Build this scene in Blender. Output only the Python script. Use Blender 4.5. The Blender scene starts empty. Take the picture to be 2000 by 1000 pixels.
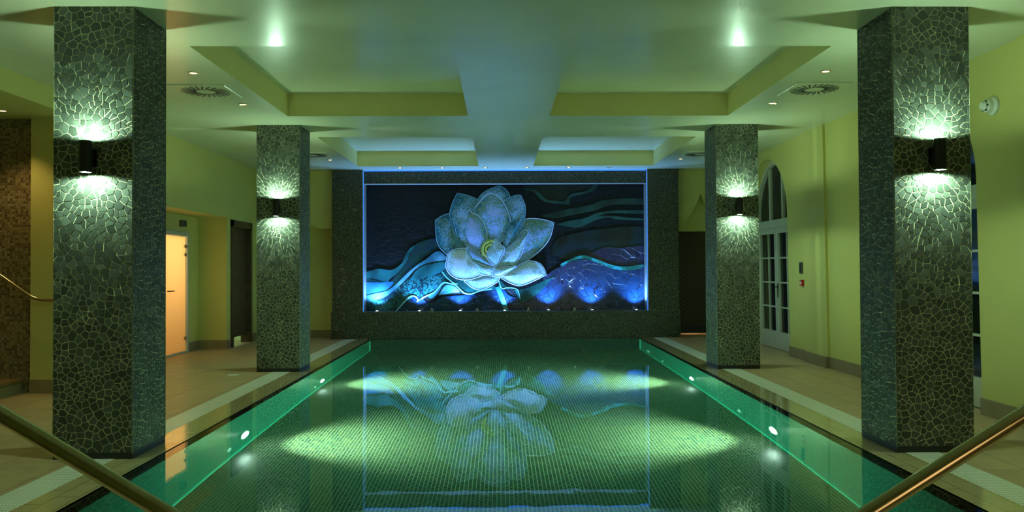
import bpy, bmesh, math, random
from mathutils import Vector, Matrix
PI = math.pi
SC = bpy.context.scene
COL = SC.collection

# ------------------------------------------------------------------ camera, world, exposure
F_PX = 1548.89
PITCH, YAW, ROLL = 0.0148, 0.0151, 0.0047
def pixel_ray(u, v):
    c, s = math.cos, math.sin
    x, z, y = (u - 1000) / F_PX, (500 - v) / F_PX, 1.0
    x, z = x * c(ROLL) + z * s(ROLL), -x * s(ROLL) + z * c(ROLL)
    y, z = y * c(PITCH) - z * s(PITCH), y * s(PITCH) + z * c(PITCH)
    x, y = x * c(YAW) + y * s(YAW), -x * s(YAW) + y * c(YAW)
    return Vector((x, y, z))
cam_data = bpy.data.cameras.new('camera')
cam_data.sensor_fit = 'HORIZONTAL'; cam_data.sensor_width = 36; cam_data.lens = F_PX / 2000 * 36
cam_data.clip_start = 0.05; cam_data.clip_end = 200
cam = bpy.data.objects.new('camera', cam_data); COL.objects.link(cam)
fwd = pixel_ray(1000, 500).normalized()
rgt = (pixel_ray(1001, 500) - pixel_ray(1000, 500)).normalized()
upv = rgt.cross(fwd).normalized()
mw = Matrix((( rgt.x, upv.x, -fwd.x, 0), (rgt.y, upv.y, -fwd.y, 0), (rgt.z, upv.z, -fwd.z, 1.4), (0, 0, 0, 1)))
cam.matrix_world = mw
SC.camera = cam
SC.view_settings.view_transform = 'Standard'
SC.view_settings.look = 'None'
SC.view_settings.exposure = 0.40
SC.view_settings.gamma = 1.0
SC.view_settings.use_curve_mapping = False
SC.cycles.use_denoising = True
SC.cycles.max_bounces = 10
SC.cycles.diffuse_bounces = 5
SC.cycles.transmission_bounces = 8
SC.cycles.sample_clamp_indirect = 4
SC.cycles.blur_glossy = 0.6
world = bpy.data.worlds.new('night'); SC.world = world; world.use_nodes = True
world.node_tree.nodes['Background'].inputs[0].default_value = (0.05, 0.07, 0.10, 1)
world.node_tree.nodes['Background'].inputs[1].default_value = 0.10

# light colours and strengths, all in one place
SCONCE_COL, SCONCE_W = (0.60, 1.0, 0.70), 34
POOL_COL, POOL_W = (1.0, 0.93, 0.64), 1250
MURAL_COL, MURAL_W = (0.16, 0.40, 1.0), 190
DOWN_COL, DOWN_W = (1.0, 0.72, 0.30), 12
ALCOVE_W, GLASS_W, DOORGAP_W = 28, 22, 14

# ------------------------------------------------------------------ helpers
class MB:
    """collects geometry for one mesh"""
    def __init__(s): s.v = []; s.f = []; s.m = []; s.attr = None
    def add(s, vs, fs, mat=0):
        o = len(s.v); s.v += [tuple(p) for p in vs]
        for f in fs: s.f.append([i + o for i in f]); s.m.append(mat)
        return s
    def box(s, x0, x1, y0, y1, z0, z1, mat=0):
        vs = [(x, y, z) for z in (z0, z1) for y in (y0, y1) for x in (x0, x1)]
        return s.add(vs, [(0, 2, 3, 1), (4, 5, 7, 6), (0, 1, 5, 4), (2, 6, 7, 3), (0, 4, 6, 2), (1, 3, 7, 5)], mat)
    def quad(s, a, b, c, d, mat=0): return s.add([a, b, c, d], [(0, 1, 2, 3)], mat)
    def prism(s, poly, axis, a, b, mat=0):
        """poly: 2-D outline in the two other axes (kept in x,y,z order), extruded from a to b"""
        def p3(p, t):
            if axis == 'y': return (p[0], t, p[1])
            if axis == 'x': return (t, p[0], p[1])
            return (p[0], p[1], t)
        n = len(poly)
        vs = [p3(p, a) for p in poly] + [p3(p, b) for p in poly]
        fs = [list(range(n)), list(range(2 * n - 1, n - 1, -1))] + [(i, (i + 1) % n, (i + 1) % n + n, i + n) for i in range(n)]
        return s.add(vs, fs, mat)
    def lathe(s, prof, axis='z', seg=24, c=(0, 0, 0), mat=0, closed=False):
        """prof: list of (r, h) ; revolve about the axis through c"""
        vs = []
        for r, h in prof:
            for k in range(seg):
                a = 2 * PI * k / seg; p, q = r * math.cos(a), r * math.sin(a)
                w = {'z': (p, q, h), 'y': (p, h, q), 'x': (h, p, q)}[axis]
                vs.append((w[0] + c[0], w[1] + c[1], w[2] + c[2]))
        fs = []
        n = len(prof)
        for i in range(n if closed else n - 1):
            j = (i + 1) % n
            for k in range(seg):
                k2 = (k + 1) % seg
                fs.append((i * seg + k, i * seg + k2, j * seg + k2, j * seg + k))
        return s.add(vs, fs, mat)
    def tube(s, path, r, seg=16, mat=0, caps=True):
        path = [Vector(p) for p in path]; vs = []; n = len(path)
        t0 = (path[1] - path[0]).normalized()
        nrm = t0.orthogonal().normalized()
        for i, p in enumerate(path):
            t = (path[min(i + 1, n - 1)] - path[max(i - 1, 0)]).normalized()
            nrm = (nrm - t * nrm.dot(t)).normalized(); b = t.cross(nrm)
            for k in range(seg):
                a = 2 * PI * k / seg
                vs.append(p + (nrm * math.cos(a) + b * math.sin(a)) * r)
        fs = [(i * seg + k, i * seg + (k + 1) % seg, (i + 1) * seg + (k + 1) % seg, (i + 1) * seg + k) for i in range(n - 1) for k in range(seg)]
        if caps: fs += [list(range(seg))[::-1], list(range((n - 1) * seg, n * seg))]
        return s.add(vs, fs, mat)
    def build(s, name, mats, parent=None, smooth=None, bevel=0, recalc=True):
        me = bpy.data.meshes.new(name)
        me.from_pydata([tuple(v) for v in s.v], [], s.f)
        if not isinstance(mats, (list, tuple)): mats = [mats]
        for m in mats: me.materials.append(m)
        me.polygons.foreach_set('material_index', s.m)
        if recalc:
            b = bmesh.new(); b.from_mesh(me); bmesh.ops.recalc_face_normals(b, faces=b.faces)
            if bevel: bmesh.ops.bevel(b, geom=[e for e in b.edges], offset=bevel, segments=2, affect='EDGES', profile=.5)
            b.to_mesh(me); b.free()
        if smooth is not None:
            me.polygons.foreach_set('use_smooth', [True] * len(me.polygons))
            me.set_sharp_from_angle(angle=smooth)
        me.update()
        o = bpy.data.objects.new(name, me); COL.objects.link(o)
        if parent: o.parent = parent
        return o

def fillet(pts, r, n=8):
    """round the corners of a polyline"""
    pts = [Vector(p) for p in pts]; out = [pts[0]]
    for i in range(1, len(pts) - 1):
        a, b, c = pts[i - 1], pts[i], pts[i + 1]
        d1, d2 = (a - b).normalized(), (c - b).normalized()
        L = min(r, (a - b).length * .49, (c - b).length * .49)
        p, q = b + d1 * L, b + d2 * L
        for k in range(n + 1):
            t = k / n; out.append(p * (1 - t) ** 2 + b * 2 * t * (1 - t) + q * t * t)
    out.append(pts[-1]); return out

def thing(name, label, cat, loc=(0, 0, 0), rz=0, group=None):
    o = bpy.data.objects.new(name, None); COL.objects.link(o)
    o.location = loc; o.rotation_euler = (0, 0, rz); o.empty_display_size = .1
    o['label'] = label; o['category'] = cat
    if group: o['group'] = group
    return o
def tag(o, label, cat, group=None):
    o['label'] = label; o['category'] = cat
    if group: o['group'] = group
    return o
def structure(o, label=None):
    o['kind'] = 'structure'
    if label: o['label'] = label
    return o
def dup(root, loc, rz, label, group=None):
    def cp(o, par):
        c = o.copy(); COL.objects.link(c)
        if par: c.parent = par
        for ch in kids.get(o.name, []): cp(ch, c)
        return c
    kids = {}
    for o in list(COL.objects):
        if o.parent: kids.setdefault(o.parent.name, []).append(o)
    r = cp(root, None); r.location = loc; r.rotation_euler = (0, 0, rz); r['label'] = label
    if group: r['group'] = group
    return r
def spot(name, loc, direction, W, col, size, blend, radius, parent=None):
    l = bpy.data.lights.new(name, 'SPOT'); l.energy = W; l.color = col; l.spot_size = size; l.spot_blend = blend; l.shadow_soft_size = radius
    o = bpy.data.objects.new(name, l); COL.objects.link(o); o.location = loc
    o.rotation_euler = Vector(direction).to_track_quat('-Z', 'Y').to_euler()
    if parent: o.parent = parent
    return o
def point(name, loc, W, col, radius, parent=None):
    l = bpy.data.lights.new(name, 'POINT'); l.energy = W; l.color = col; l.shadow_soft_size = radius
    o = bpy.data.objects.new(name, l); COL.objects.link(o); o.location = loc
    if parent: o.parent = parent
    return o

# ------------------------------------------------------------------ material helpers
class NT:
    def __init__(s, name):
        s.mat = bpy.data.materials.new(name); s.mat.use_nodes = True
        s.t = s.mat.node_tree; s.n = s.t.nodes; s.b = s.n['Principled BSDF']; s.out = s.n['Material Output']
    def node(s, typ, ins=None, **kw):
        n = s.n.new(typ)
        for k, v in kw.items(): setattr(n, k, v)
        for k, v in (ins or {}).items():
            if isinstance(v, bpy.types.NodeSocket): s.t.links.new(v, n.inputs[k])
            else: n.inputs[k].default_value = v
        return n
    def link(s, a, b): s.t.links.new(a, b)
    def coord(s, kind='Object'): return s.node('ShaderNodeTexCoord').outputs[kind]
    def math(s, op, a, b=0.0, clamp=False):
        n = s.node('ShaderNodeMath', {0: a, 1: b}, operation=op); n.use_clamp = clamp; return n.outputs[0]
    def mix(s, f, a, b, blend='MIX'):
        n = s.node('ShaderNodeMix', data_type='RGBA', blend_type=blend)
        for i, v in ((0, f), (6, a), (7, b)):
            if isinstance(v, bpy.types.NodeSocket): s.link(v, n.inputs[i])
            else: n.inputs[i].default_value = v
        return n.outputs[2]
    def ramp(s, fac, stops, interp='LINEAR'):
        n = s.node('ShaderNodeValToRGB', {0: fac}); cr = n.color_ramp; cr.interpolation = interp
        while len(cr.elements) < len(stops): cr.elements.new(.5)
        for e, (p, c) in zip(cr.elements, stops):
            e.position = p; e.color = c if len(c) == 4 else (*c, 1)
        return n.outputs[0]
    def noise(s, vec, scale, detail=3, rough=.5):
        return s.node('ShaderNodeTexNoise', {'Vector': vec, 'Scale': scale, 'Detail': detail, 'Roughness': rough})
    def bump(s, h, strength=.3, dist=.01):
        n = s.node('ShaderNodeBump', {'Height': h, 'Strength': strength, 'Distance': dist}); s.link(n.outputs[0], s.b.inputs['Normal']); return n
    def set(s, **k):
        names = {'color': 'Base Color', 'rough': 'Roughness', 'metal': 'Metallic', 'spec': 'Specular IOR Level', 'coat': 'Coat Weight', 'coat_rough': 'Coat Roughness', 'ecol': 'Emission Color', 'estr': 'Emission Strength'}
        for a, v in k.items():
            i = s.b.inputs[names[a]]
            if isinstance(v, bpy.types.NodeSocket): s.link(v, i)
            elif isinstance(v, (tuple, list)): i.default_value = (*v, 1) if len(v) == 3 else v
            else: i.default_value = v
        return s
def c4(c): return (*c, 1)

def plain(name, col, rough=.5, metal=0, var=.06, scale=4, bump=0, coat=0, spec=.5):
    m = NT(name); co = m.coord()
    n = m.noise(co, scale, 4)
    f = m.ramp(n.outputs[0], [(.3, tuple(x * (1 - var) for x in col)), (.7, tuple(min(1, x * (1 + var)) for x in col))])
    m.set(color=f, rough=rough, metal=metal, coat=coat, spec=spec)
    if bump:
        n2 = m.noise(co, 60, 3); m.bump(n2.outputs[0], bump, .002)
    return m.mat
def emit(name, col, s):
    m = NT(name); m.set(color=(0, 0, 0), ecol=col, estr=s); return m.mat

M = {}
def paint(name, col, rough, wav=.15, coat=0, spec=.5):
    m = NT(name); co = m.coord()
    n = m.noise(co, 1.3, 3)
    base = m.ramp(n.outputs[0], [(.3, tuple(x * .96 for x in col)), (.7, tuple(min(1, x * 1.03) for x in col))])
    m.set(color=base, rough=rough, coat=coat, coat_rough=.18, spec=spec)
    n2 = m.noise(co, 3.0, 2); n3 = m.noise(co, 90, 2)
    h = m.math('ADD', m.math('MULTIPLY', n2.outputs[0], 6.0), n3.outputs[0])
    m.bump(h, wav, .002)
    return m.mat
M['wall'] = paint('yellow wall paint', (.50, .46, .135), .55)
M['ceil'] = paint('glossy ceiling paint', (.50, .53, .36),   .27, .28, coat=.3, spec=.6)
M['coffer'] = paint('brightened yellow coffer paint', (.66, .60, .24), .5)  # wall paint made lighter, standing in for light on the coffer sides
M['white'] = plain('white woodwork', (.46, .47, .38), .35, var=.03)
M['led'] = emit('blue led strip', (.03, .22, 1), 1.3)
M['darkmetal'] = plain('dark bronze metal', (.02, .022, .02), .35, .6)
M['brown'] = plain('dark brown wood', (.05, .026, .012), .45, var=.5, scale=8)
M['black'] = plain('black', (.008, .008, .008), .5)
M['chrome'] = plain('satin steel', (.5, .48, .4), .25, 1)
M['base'] = plain('stone skirting', (.22, .17, .085), .4, var=.12, scale=6)
M['plastic'] = plain('white plastic', (.6, .62, .52), .4)
M['red'] = plain('red plastic', (.45, .02, .012), .35)
M['greybox'] = plain('grey plastic', (.06, .065, .055), .4)

# brass-looking polished steel rail
m = NT('polished rail steel'); co = m.coord()
mp = m.node('ShaderNodeMapping', {'Vector': co, 'Scale': (2, 2, 160)})
n = m.noise(mp.outputs[0], 6, 3)
m.set(color=(.66, .56, .36), metal=1.0, rough=m.math('ADD', m.math('MULTIPLY', n.outputs[0], .08), .14))
M['rail'] = m.mat

# stone floor of long tiles; joints run along the pool
def floor_mat(name, cols, tw, tl, joint, rough, rot=0, jc=(.10, .08, .04), coat=0, mot=.35):
    m = NT(name); co = m.coord()
    mp = m.node('ShaderNodeMapping', {'Vector': co, 'Rotation': (0, 0, rot)})
    br = m.node('ShaderNodeTexBrick', {'Vector': mp.outputs[0], 'Color1': c4(cols[0]), 'Color2': c4(cols[1]), 'Mortar': c4(jc), 'Scale': 1.0, 'Mortar Size': joint, 'Mortar Smooth': .2, 'Brick Width': tl, 'Row Height': tw}, offset=.5)
    n = m.noise(co, 5, 5, .6); n2 = m.noise(co, 40, 4, .6)
    c = m.mix(mot, br.outputs[0], m.ramp(n.outputs[0], [(.3, tuple(x * .6 for x in cols[0])), (.7, tuple(min(1, x * 1.3) for x in cols[1]))]))
    c = m.mix(m.math('MULTIPLY', n2.outputs[0], mot * .7), c, c4(tuple(x * .7 for x in cols[0])))
    m.set(color=c, rough=rough, coat=coat, coat_rough=.05)
    m.bump(m.math('SUBTRACT', 1.0, br.outputs[1]), .4, .002)
    return m.mat
M['floor'] = floor_mat('stone floor tiles', [(.35, .25, .12), (.41, .30, .155)], .45, .9, .006, .42, PI / 2)
M['coping'] = floor_mat('wet coping tiles', [(.42, .35, .17), (.47, .39, .19)], .137, .30, .003, .16, PI / 2, coat=.6, mot=.12)

# white overflow grating: little cross slots
m = NT('white plastic grating'); co = m.coord()
br = m.node('ShaderNodeTexBrick', {'Vector': m.node('ShaderNodeMapping', {'Vector': co, 'Rotation': (0, 0, PI / 2)}).outputs[0], 'Color1': c4((.82, .86, .72)), 'Color2': c4((.76, .80, .66)), 'Mortar': c4((.22, .25, .17)), 'Scale': 1.0, 'Mortar Size': .0035, 'Mortar Smooth': .1, 'Brick Width': .045, 'Row Height': .0205}, offset=0)
m.set(color=br.outputs[0], rough=.35); m.bump(m.math('SUBTRACT', 1.0, br.outputs[1]), .6, .004)
M['grate'] = m.mat

# small pool mosaic
def pool_mosaic(name, ramp, grout, size, g, axis, rough=.16, off=.5):
    m = NT(name); co = m.coord()
    sep = m.node('ShaderNodeSeparateXYZ', {0: co})
    a, b = {'z': (sep.outputs[1], sep.outputs[0]), 'x': (sep.outputs[1], sep.outputs[2]), 'y': (sep.outputs[0], sep.outputs[2])}[axis]
    uv = m.node('ShaderNodeCombineXYZ', {0: a, 1: b})
    kw = {'Vector': uv.outputs[0], 'Scale': 1.0, 'Mortar Size': g, 'Mortar Smooth': .1, 'Brick Width': size, 'Row Height': size}
    br = m.node('ShaderNodeTexBrick', {**kw, 'Color1': c4((0, 0, 0)), 'Color2': c4((1, 1, 1)), 'Mortar': c4((0, 0, 0))}, offset=off)
    n = m.noise(co, 3.5, 4, .7)
    f = m.math('ADD', m.math('MULTIPLY', br.outputs[0], .62), m.math('MULTIPLY', n.outputs[0], .38))
    tile = m.ramp(f, ramp)
    c = m.mix(br.outputs[1], tile, c4(grout))
    m.set(color=c, rough=rough, spec=.6)
    h = m.math('ADD', m.math('SUBTRACT', 1.0, br.outputs[1]), m.math('MULTIPLY', br.outputs[0], .5))
    m.bump(h, .5, .002)
    return m.mat
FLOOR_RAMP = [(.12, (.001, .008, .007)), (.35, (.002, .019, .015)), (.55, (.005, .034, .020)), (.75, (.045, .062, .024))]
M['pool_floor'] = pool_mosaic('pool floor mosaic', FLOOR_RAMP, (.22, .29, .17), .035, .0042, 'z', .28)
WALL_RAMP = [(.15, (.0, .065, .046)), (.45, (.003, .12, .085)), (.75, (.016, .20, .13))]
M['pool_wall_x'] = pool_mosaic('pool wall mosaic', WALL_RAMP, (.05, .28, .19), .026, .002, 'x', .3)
M['pool_wall_y'] = pool_mosaic('shade-darkened pool end wall mosaic', [(.15, (.002, .016, .012)), (.45, (.004, .028, .02)), (.75, (.008, .045, .03))], (.012, .05, .035), .026, .002, 'y', .3)  # tile colours darkened to stand for the unlit end of the pool
M['band_x'] = pool_mosaic('dark waterline mosaic', [(.2, (.008, .010, .006)), (.7, (.025, .03, .018))], (.05, .055, .035), .026, .002, 'x', .3)
M['band_y'] = pool_mosaic('dark waterline mosaic end', [(.2, (.008, .010, .006)), (.7, (.025, .03, .018))], (.05, .055, .035), .026, .002, 'y', .3)
M['trim'] = plain('pale turquoise corner trim', (.10, .85, .62), .3)
M['stairmosaic'] = pool_mosaic('brown alcove mosaic', [(.15, (.05, .034, .014)), (.45, (.16, .115, .05)), (.8, (.30, .23, .11))], (.16, .12, .06), .030, .003, 'y', .35, off=0)

# water: clear, slightly absorbing, very slightly rippled
m = NT('pool water')
m.n.remove(m.b)
gl = m.node('ShaderNodeBsdfGlass', {'Color': (1, 1, 1, 1), 'Roughness': 0.0, 'IOR': 1.33})
co = m.coord(); n1 = m.noise(co, 2.2, 2); n2 = m.noise(co, 14, 2)
bp = m.node('ShaderNodeBump', {'Height': m.math('ADD', n1.outputs[0], m.math('MULTIPLY', n2.outputs[0], .06)), 'Strength': .12, 'Distance': .006})
m.link(bp.outputs[0], gl.inputs['Normal']); m.link(gl.outputs[0], m.out.inputs['Surface'])
va = m.node('ShaderNodeVolumeAbsorption', {'Color': (.15, .88, .84, 1), 'Density': .24})
m.link(va.outputs[0], m.out.inputs['Volume'])
M['water'] = m.mat

# broken slate cladding (drawn for the far frame; the pillars carry real tiles)
M['grout'] = plain('pale grout', (.58, .58, .34), .8, var=.15, scale=30, bump=.4)
m = NT('slate tile'); at_ = m.node('ShaderNodeAttribute', attribute_name='tone')
co = m.coord(); n = m.noise(co, 45, 5, .7)
c = m.ramp(at_.outputs['Fac'], [(0, (.040, .048, .036)), (.6, (.065, .078, .060)), (1, (.11, .13, .10))])
c = m.mix(m.math('MULTIPLY', n.outputs[0], .35), c, c4((.02, .025, .02)))
m.set(color=c, rough=.5, spec=.28); m.bump(n.outputs[0], .35, .002)
M['slate'] = m.mat
def crazy(name, scale, tile, tile2, grout, gw, rough=.4, spec=.5, bstr=.6, tilt=0.0, mixn=None):
    m = NT(name); co = m.coord()
    e = m.node('ShaderNodeTexVoronoi', {'Vector': co, 'Scale': scale, 'Randomness': .95}, feature='DISTANCE_TO_EDGE')
    cc = m.node('ShaderNodeTexVoronoi', {'Vector': co, 'Scale': scale, 'Randomness': .95}, feature='F1')
    bw = m.node('ShaderNodeSeparateColor', {0: cc.outputs['Color']})
    t = m.mix(bw.outputs[0], c4(tile), c4(tile2))
    f = m.node('ShaderNodeMapRange', {0: e.outputs[0], 1: gw * .6, 2: gw * 1.4}); f.clamp = True
    c = m.mix(f.outputs[0], c4(grout), t)
    m.set(color=c, rough=rough, spec=spec)
    h = f.outputs[0]
    n = m.noise(co, scale * 3, 4, .65)
    h = m.math('ADD', h, m.math('MULTIPLY', n.outputs[0], .5))
    if tilt:
        vm = m.node('ShaderNodeVectorMath', {0: co, 1: cc.outputs['Color']}, operation='DOT_PRODUCT')
        h = m.math('ADD', h, m.math('MULTIPLY', vm.outputs['Value'], tilt))
    m.bump(h, bstr, .004)
    return m.mat
M['frame_slate'] = crazy('broken slate of the surround', 17, (.010, .012, .007), (.024, .028, .018), (.10, .10, .055), .035)
M['reveal'] = crazy('slate reveal edge', 30, (.14, .15, .14), (.22, .22, .2), (.3, .3, .26), .05)

# mural materials
def pixel_mosaic(name, stops, scale=2.2, px=.021, jit=.30, rad=0.0, rough=.35, spec=.5, gloss_bump=.25):
    """little square tesserae whose colour follows a soft noise, dithered tile by tile"""
    m = NT(name); co = m.coord()
    sn = m.node('ShaderNodeVectorMath', {0: co, 1: (px, px, px)}, operation='SNAP')
    wn = m.node('ShaderNodeTexWhiteNoise', {0: sn.outputs[0]}, noise_dimensions='3D')
    n = m.noise(sn.outputs[0], scale, 1, .4)
    f = m.math('ADD', m.math('MULTIPLY', n.outputs[0], 2.2), -.6)
    f = m.math('ADD', f, m.math('MULTIPLY', m.math('SUBTRACT', wn.outputs[0], .5), jit))
    if rad:
        a = m.node('ShaderNodeAttribute', attribute_name='rad')
        f = m.math('ADD', m.math('MULTIPLY', f, 1 - rad), m.math('MULTIPLY', a.outputs['Fac'], rad))
    c = m.ramp(f, stops, 'CONSTANT' if False else 'LINEAR')
    m.set(color=c, rough=rough, spec=spec)
    if gloss_bump: m.bump(wn.outputs[0], gloss_bump, .003)
    return m.mat
PT = dict(px=.027, jit=.52, rad=.36)
M['petal_d'] = pixel_mosaic('petal tesserae dark', [(.16, (.010, .09, .14)), (.32, (.03, .18, .26)), (.40, (.14, .30, .44)), (.48, (.12, .16, .08)), (.55, (.07, .22, .30)), (.62, (.18, .33, .52)), (.85, (.26, .40, .66))], 2.6, **PT)
M['petal_m'] = pixel_mosaic('petal tesserae mid', [(.14, (.02, .12, .19)), (.28, (.05, .22, .31)), (.36, (.20, .25, .12)), (.46, (.15, .28, .25)), (.54, (.14, .32, .46)), (.62, (.24, .36, .64)), (.85, (.36, .44, .82))], 2.4, **PT)
M['petal_l'] = pixel_mosaic('petal tesserae light', [(.15, (.26, .46, .68)), (.34, (.42, .58, .84)), (.48, (.24, .42, .32)), (.60, (.36, .56, .66)), (.72, (.54, .66, .92)), (.9, (.60, .72, .94))], 2.6, **PT)
M['petal_w'] = pixel_mosaic('petal tesserae white', [(.20, (.68, .76, .96)), (.40, (.60, .70, .94)), (.54, (.32, .52, .48)), (.62, (.50, .64, .78)), (.75, (.68, .76, .96))], 2.3, px=.027, jit=.36, rad=.3)
M['rim'] = plain('pale edge tesserae', (.60, .68, .86), .4)
M['rimdark'] = plain('blue edge tesserae', (.20, .40, .56), .4)
M['rimshade'] = plain('dark inner edge tesserae', (.04, .16, .26), .4)
M['leafrim'] = plain('pale turquoise edge tesserae', (.22, .56, .60), .4)
M['seed'] = pixel_mosaic('seed head tesserae', [(.2, (.45, .55, .12)), (.5, (.70, .75, .20)), (.8, (.85, .85, .35))], 6, px=.016)
M['seeddark'] = pixel_mosaic('seed ring tesserae', [(.2, (.05, .12, .06)), (.7, (.18, .25, .10))], 6, px=.016)
BC = {
 'dkgreen': [(.2, (.002, .018, .016)), (.5, (.004, .035, .028)), (.8, (.003, .025, .040))],
 'teal': [(.2, (.004, .05, .055)), (.5, (.009, .10, .095)), (.8, (.014, .13, .14))],
 'teal2': [(.2, (.004, .07, .04)), (.45, (.01, .16, .10)), (.6, (.04, .36, .36)), (.9, (.01, .10, .06))],
 'blue': [(.2, (.01, .08, .16)), (.8, (.03, .16, .28))],
 'cyan': [(.2, (.02, .10, .15)), (.5, (.045, .18, .23)), (.8, (.12, .30, .36))],
 'speck': [(.2, (.003, .012, .02)), (.44, (.004, .04, .04)), (.47, (.008, .10, .085)), (.7, (.012, .12, .11)), (.9, (.04, .18, .20))],
 'dkteal': [(.2, (.003, .022, .017)), (.8, (.008, .052, .040))],
 'dkteal2': [(.2, (.006, .040, .034)), (.8, (.012, .085, .072))],
 'haze': [(.30, (.002, .006, .007)), (.5, (.003, .016, .015)), (.75, (.003, .016, .026))],
 'haze2': [(.3, (.002, .005, .004)), (.7, (.003, .014, .010))],
 'leaf': [(.2, (.04, .24, .25)), (.8, (.26, .46, .48))],
 'leafdark': [(.2, (.002, .035, .028)), (.6, (.005, .07, .055)), (.9, (.01, .14, .12))],
 'stem': [(.2, (.015, .14, .12)), (.8, (.07, .32, .28))],
}
for k, st in BC.items():
    M[k] = pixel_mosaic('wave tesserae ' + k, st, 3.0 if k != 'speck' else 2.0, px=.026, jit=.7 if k == 'speck' else .18, rough=.3)
M['navy'] = crazy('navy slate scales', 6.5, (.003, .018, .050), (.006, .028, .072), (.002, .005, .014), .022, rough=.20, spec=.9, bstr=1.0, tilt=1.2)
M['purple'] = crazy('purple slate scales', 6.5, (.005, .006, .028), (.009, .010, .04), (.002, .002, .008), .022, rough=.22, spec=.8, bstr=1.0, tilt=1.0)
M['backing'] = crazy('near-black slate backing', 9, (.002, .0035, .006), (.004, .006, .009), (.001, .0015, .0025), .04, rough=.45, spec=.3, bstr=.6, tilt=.5)

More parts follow.
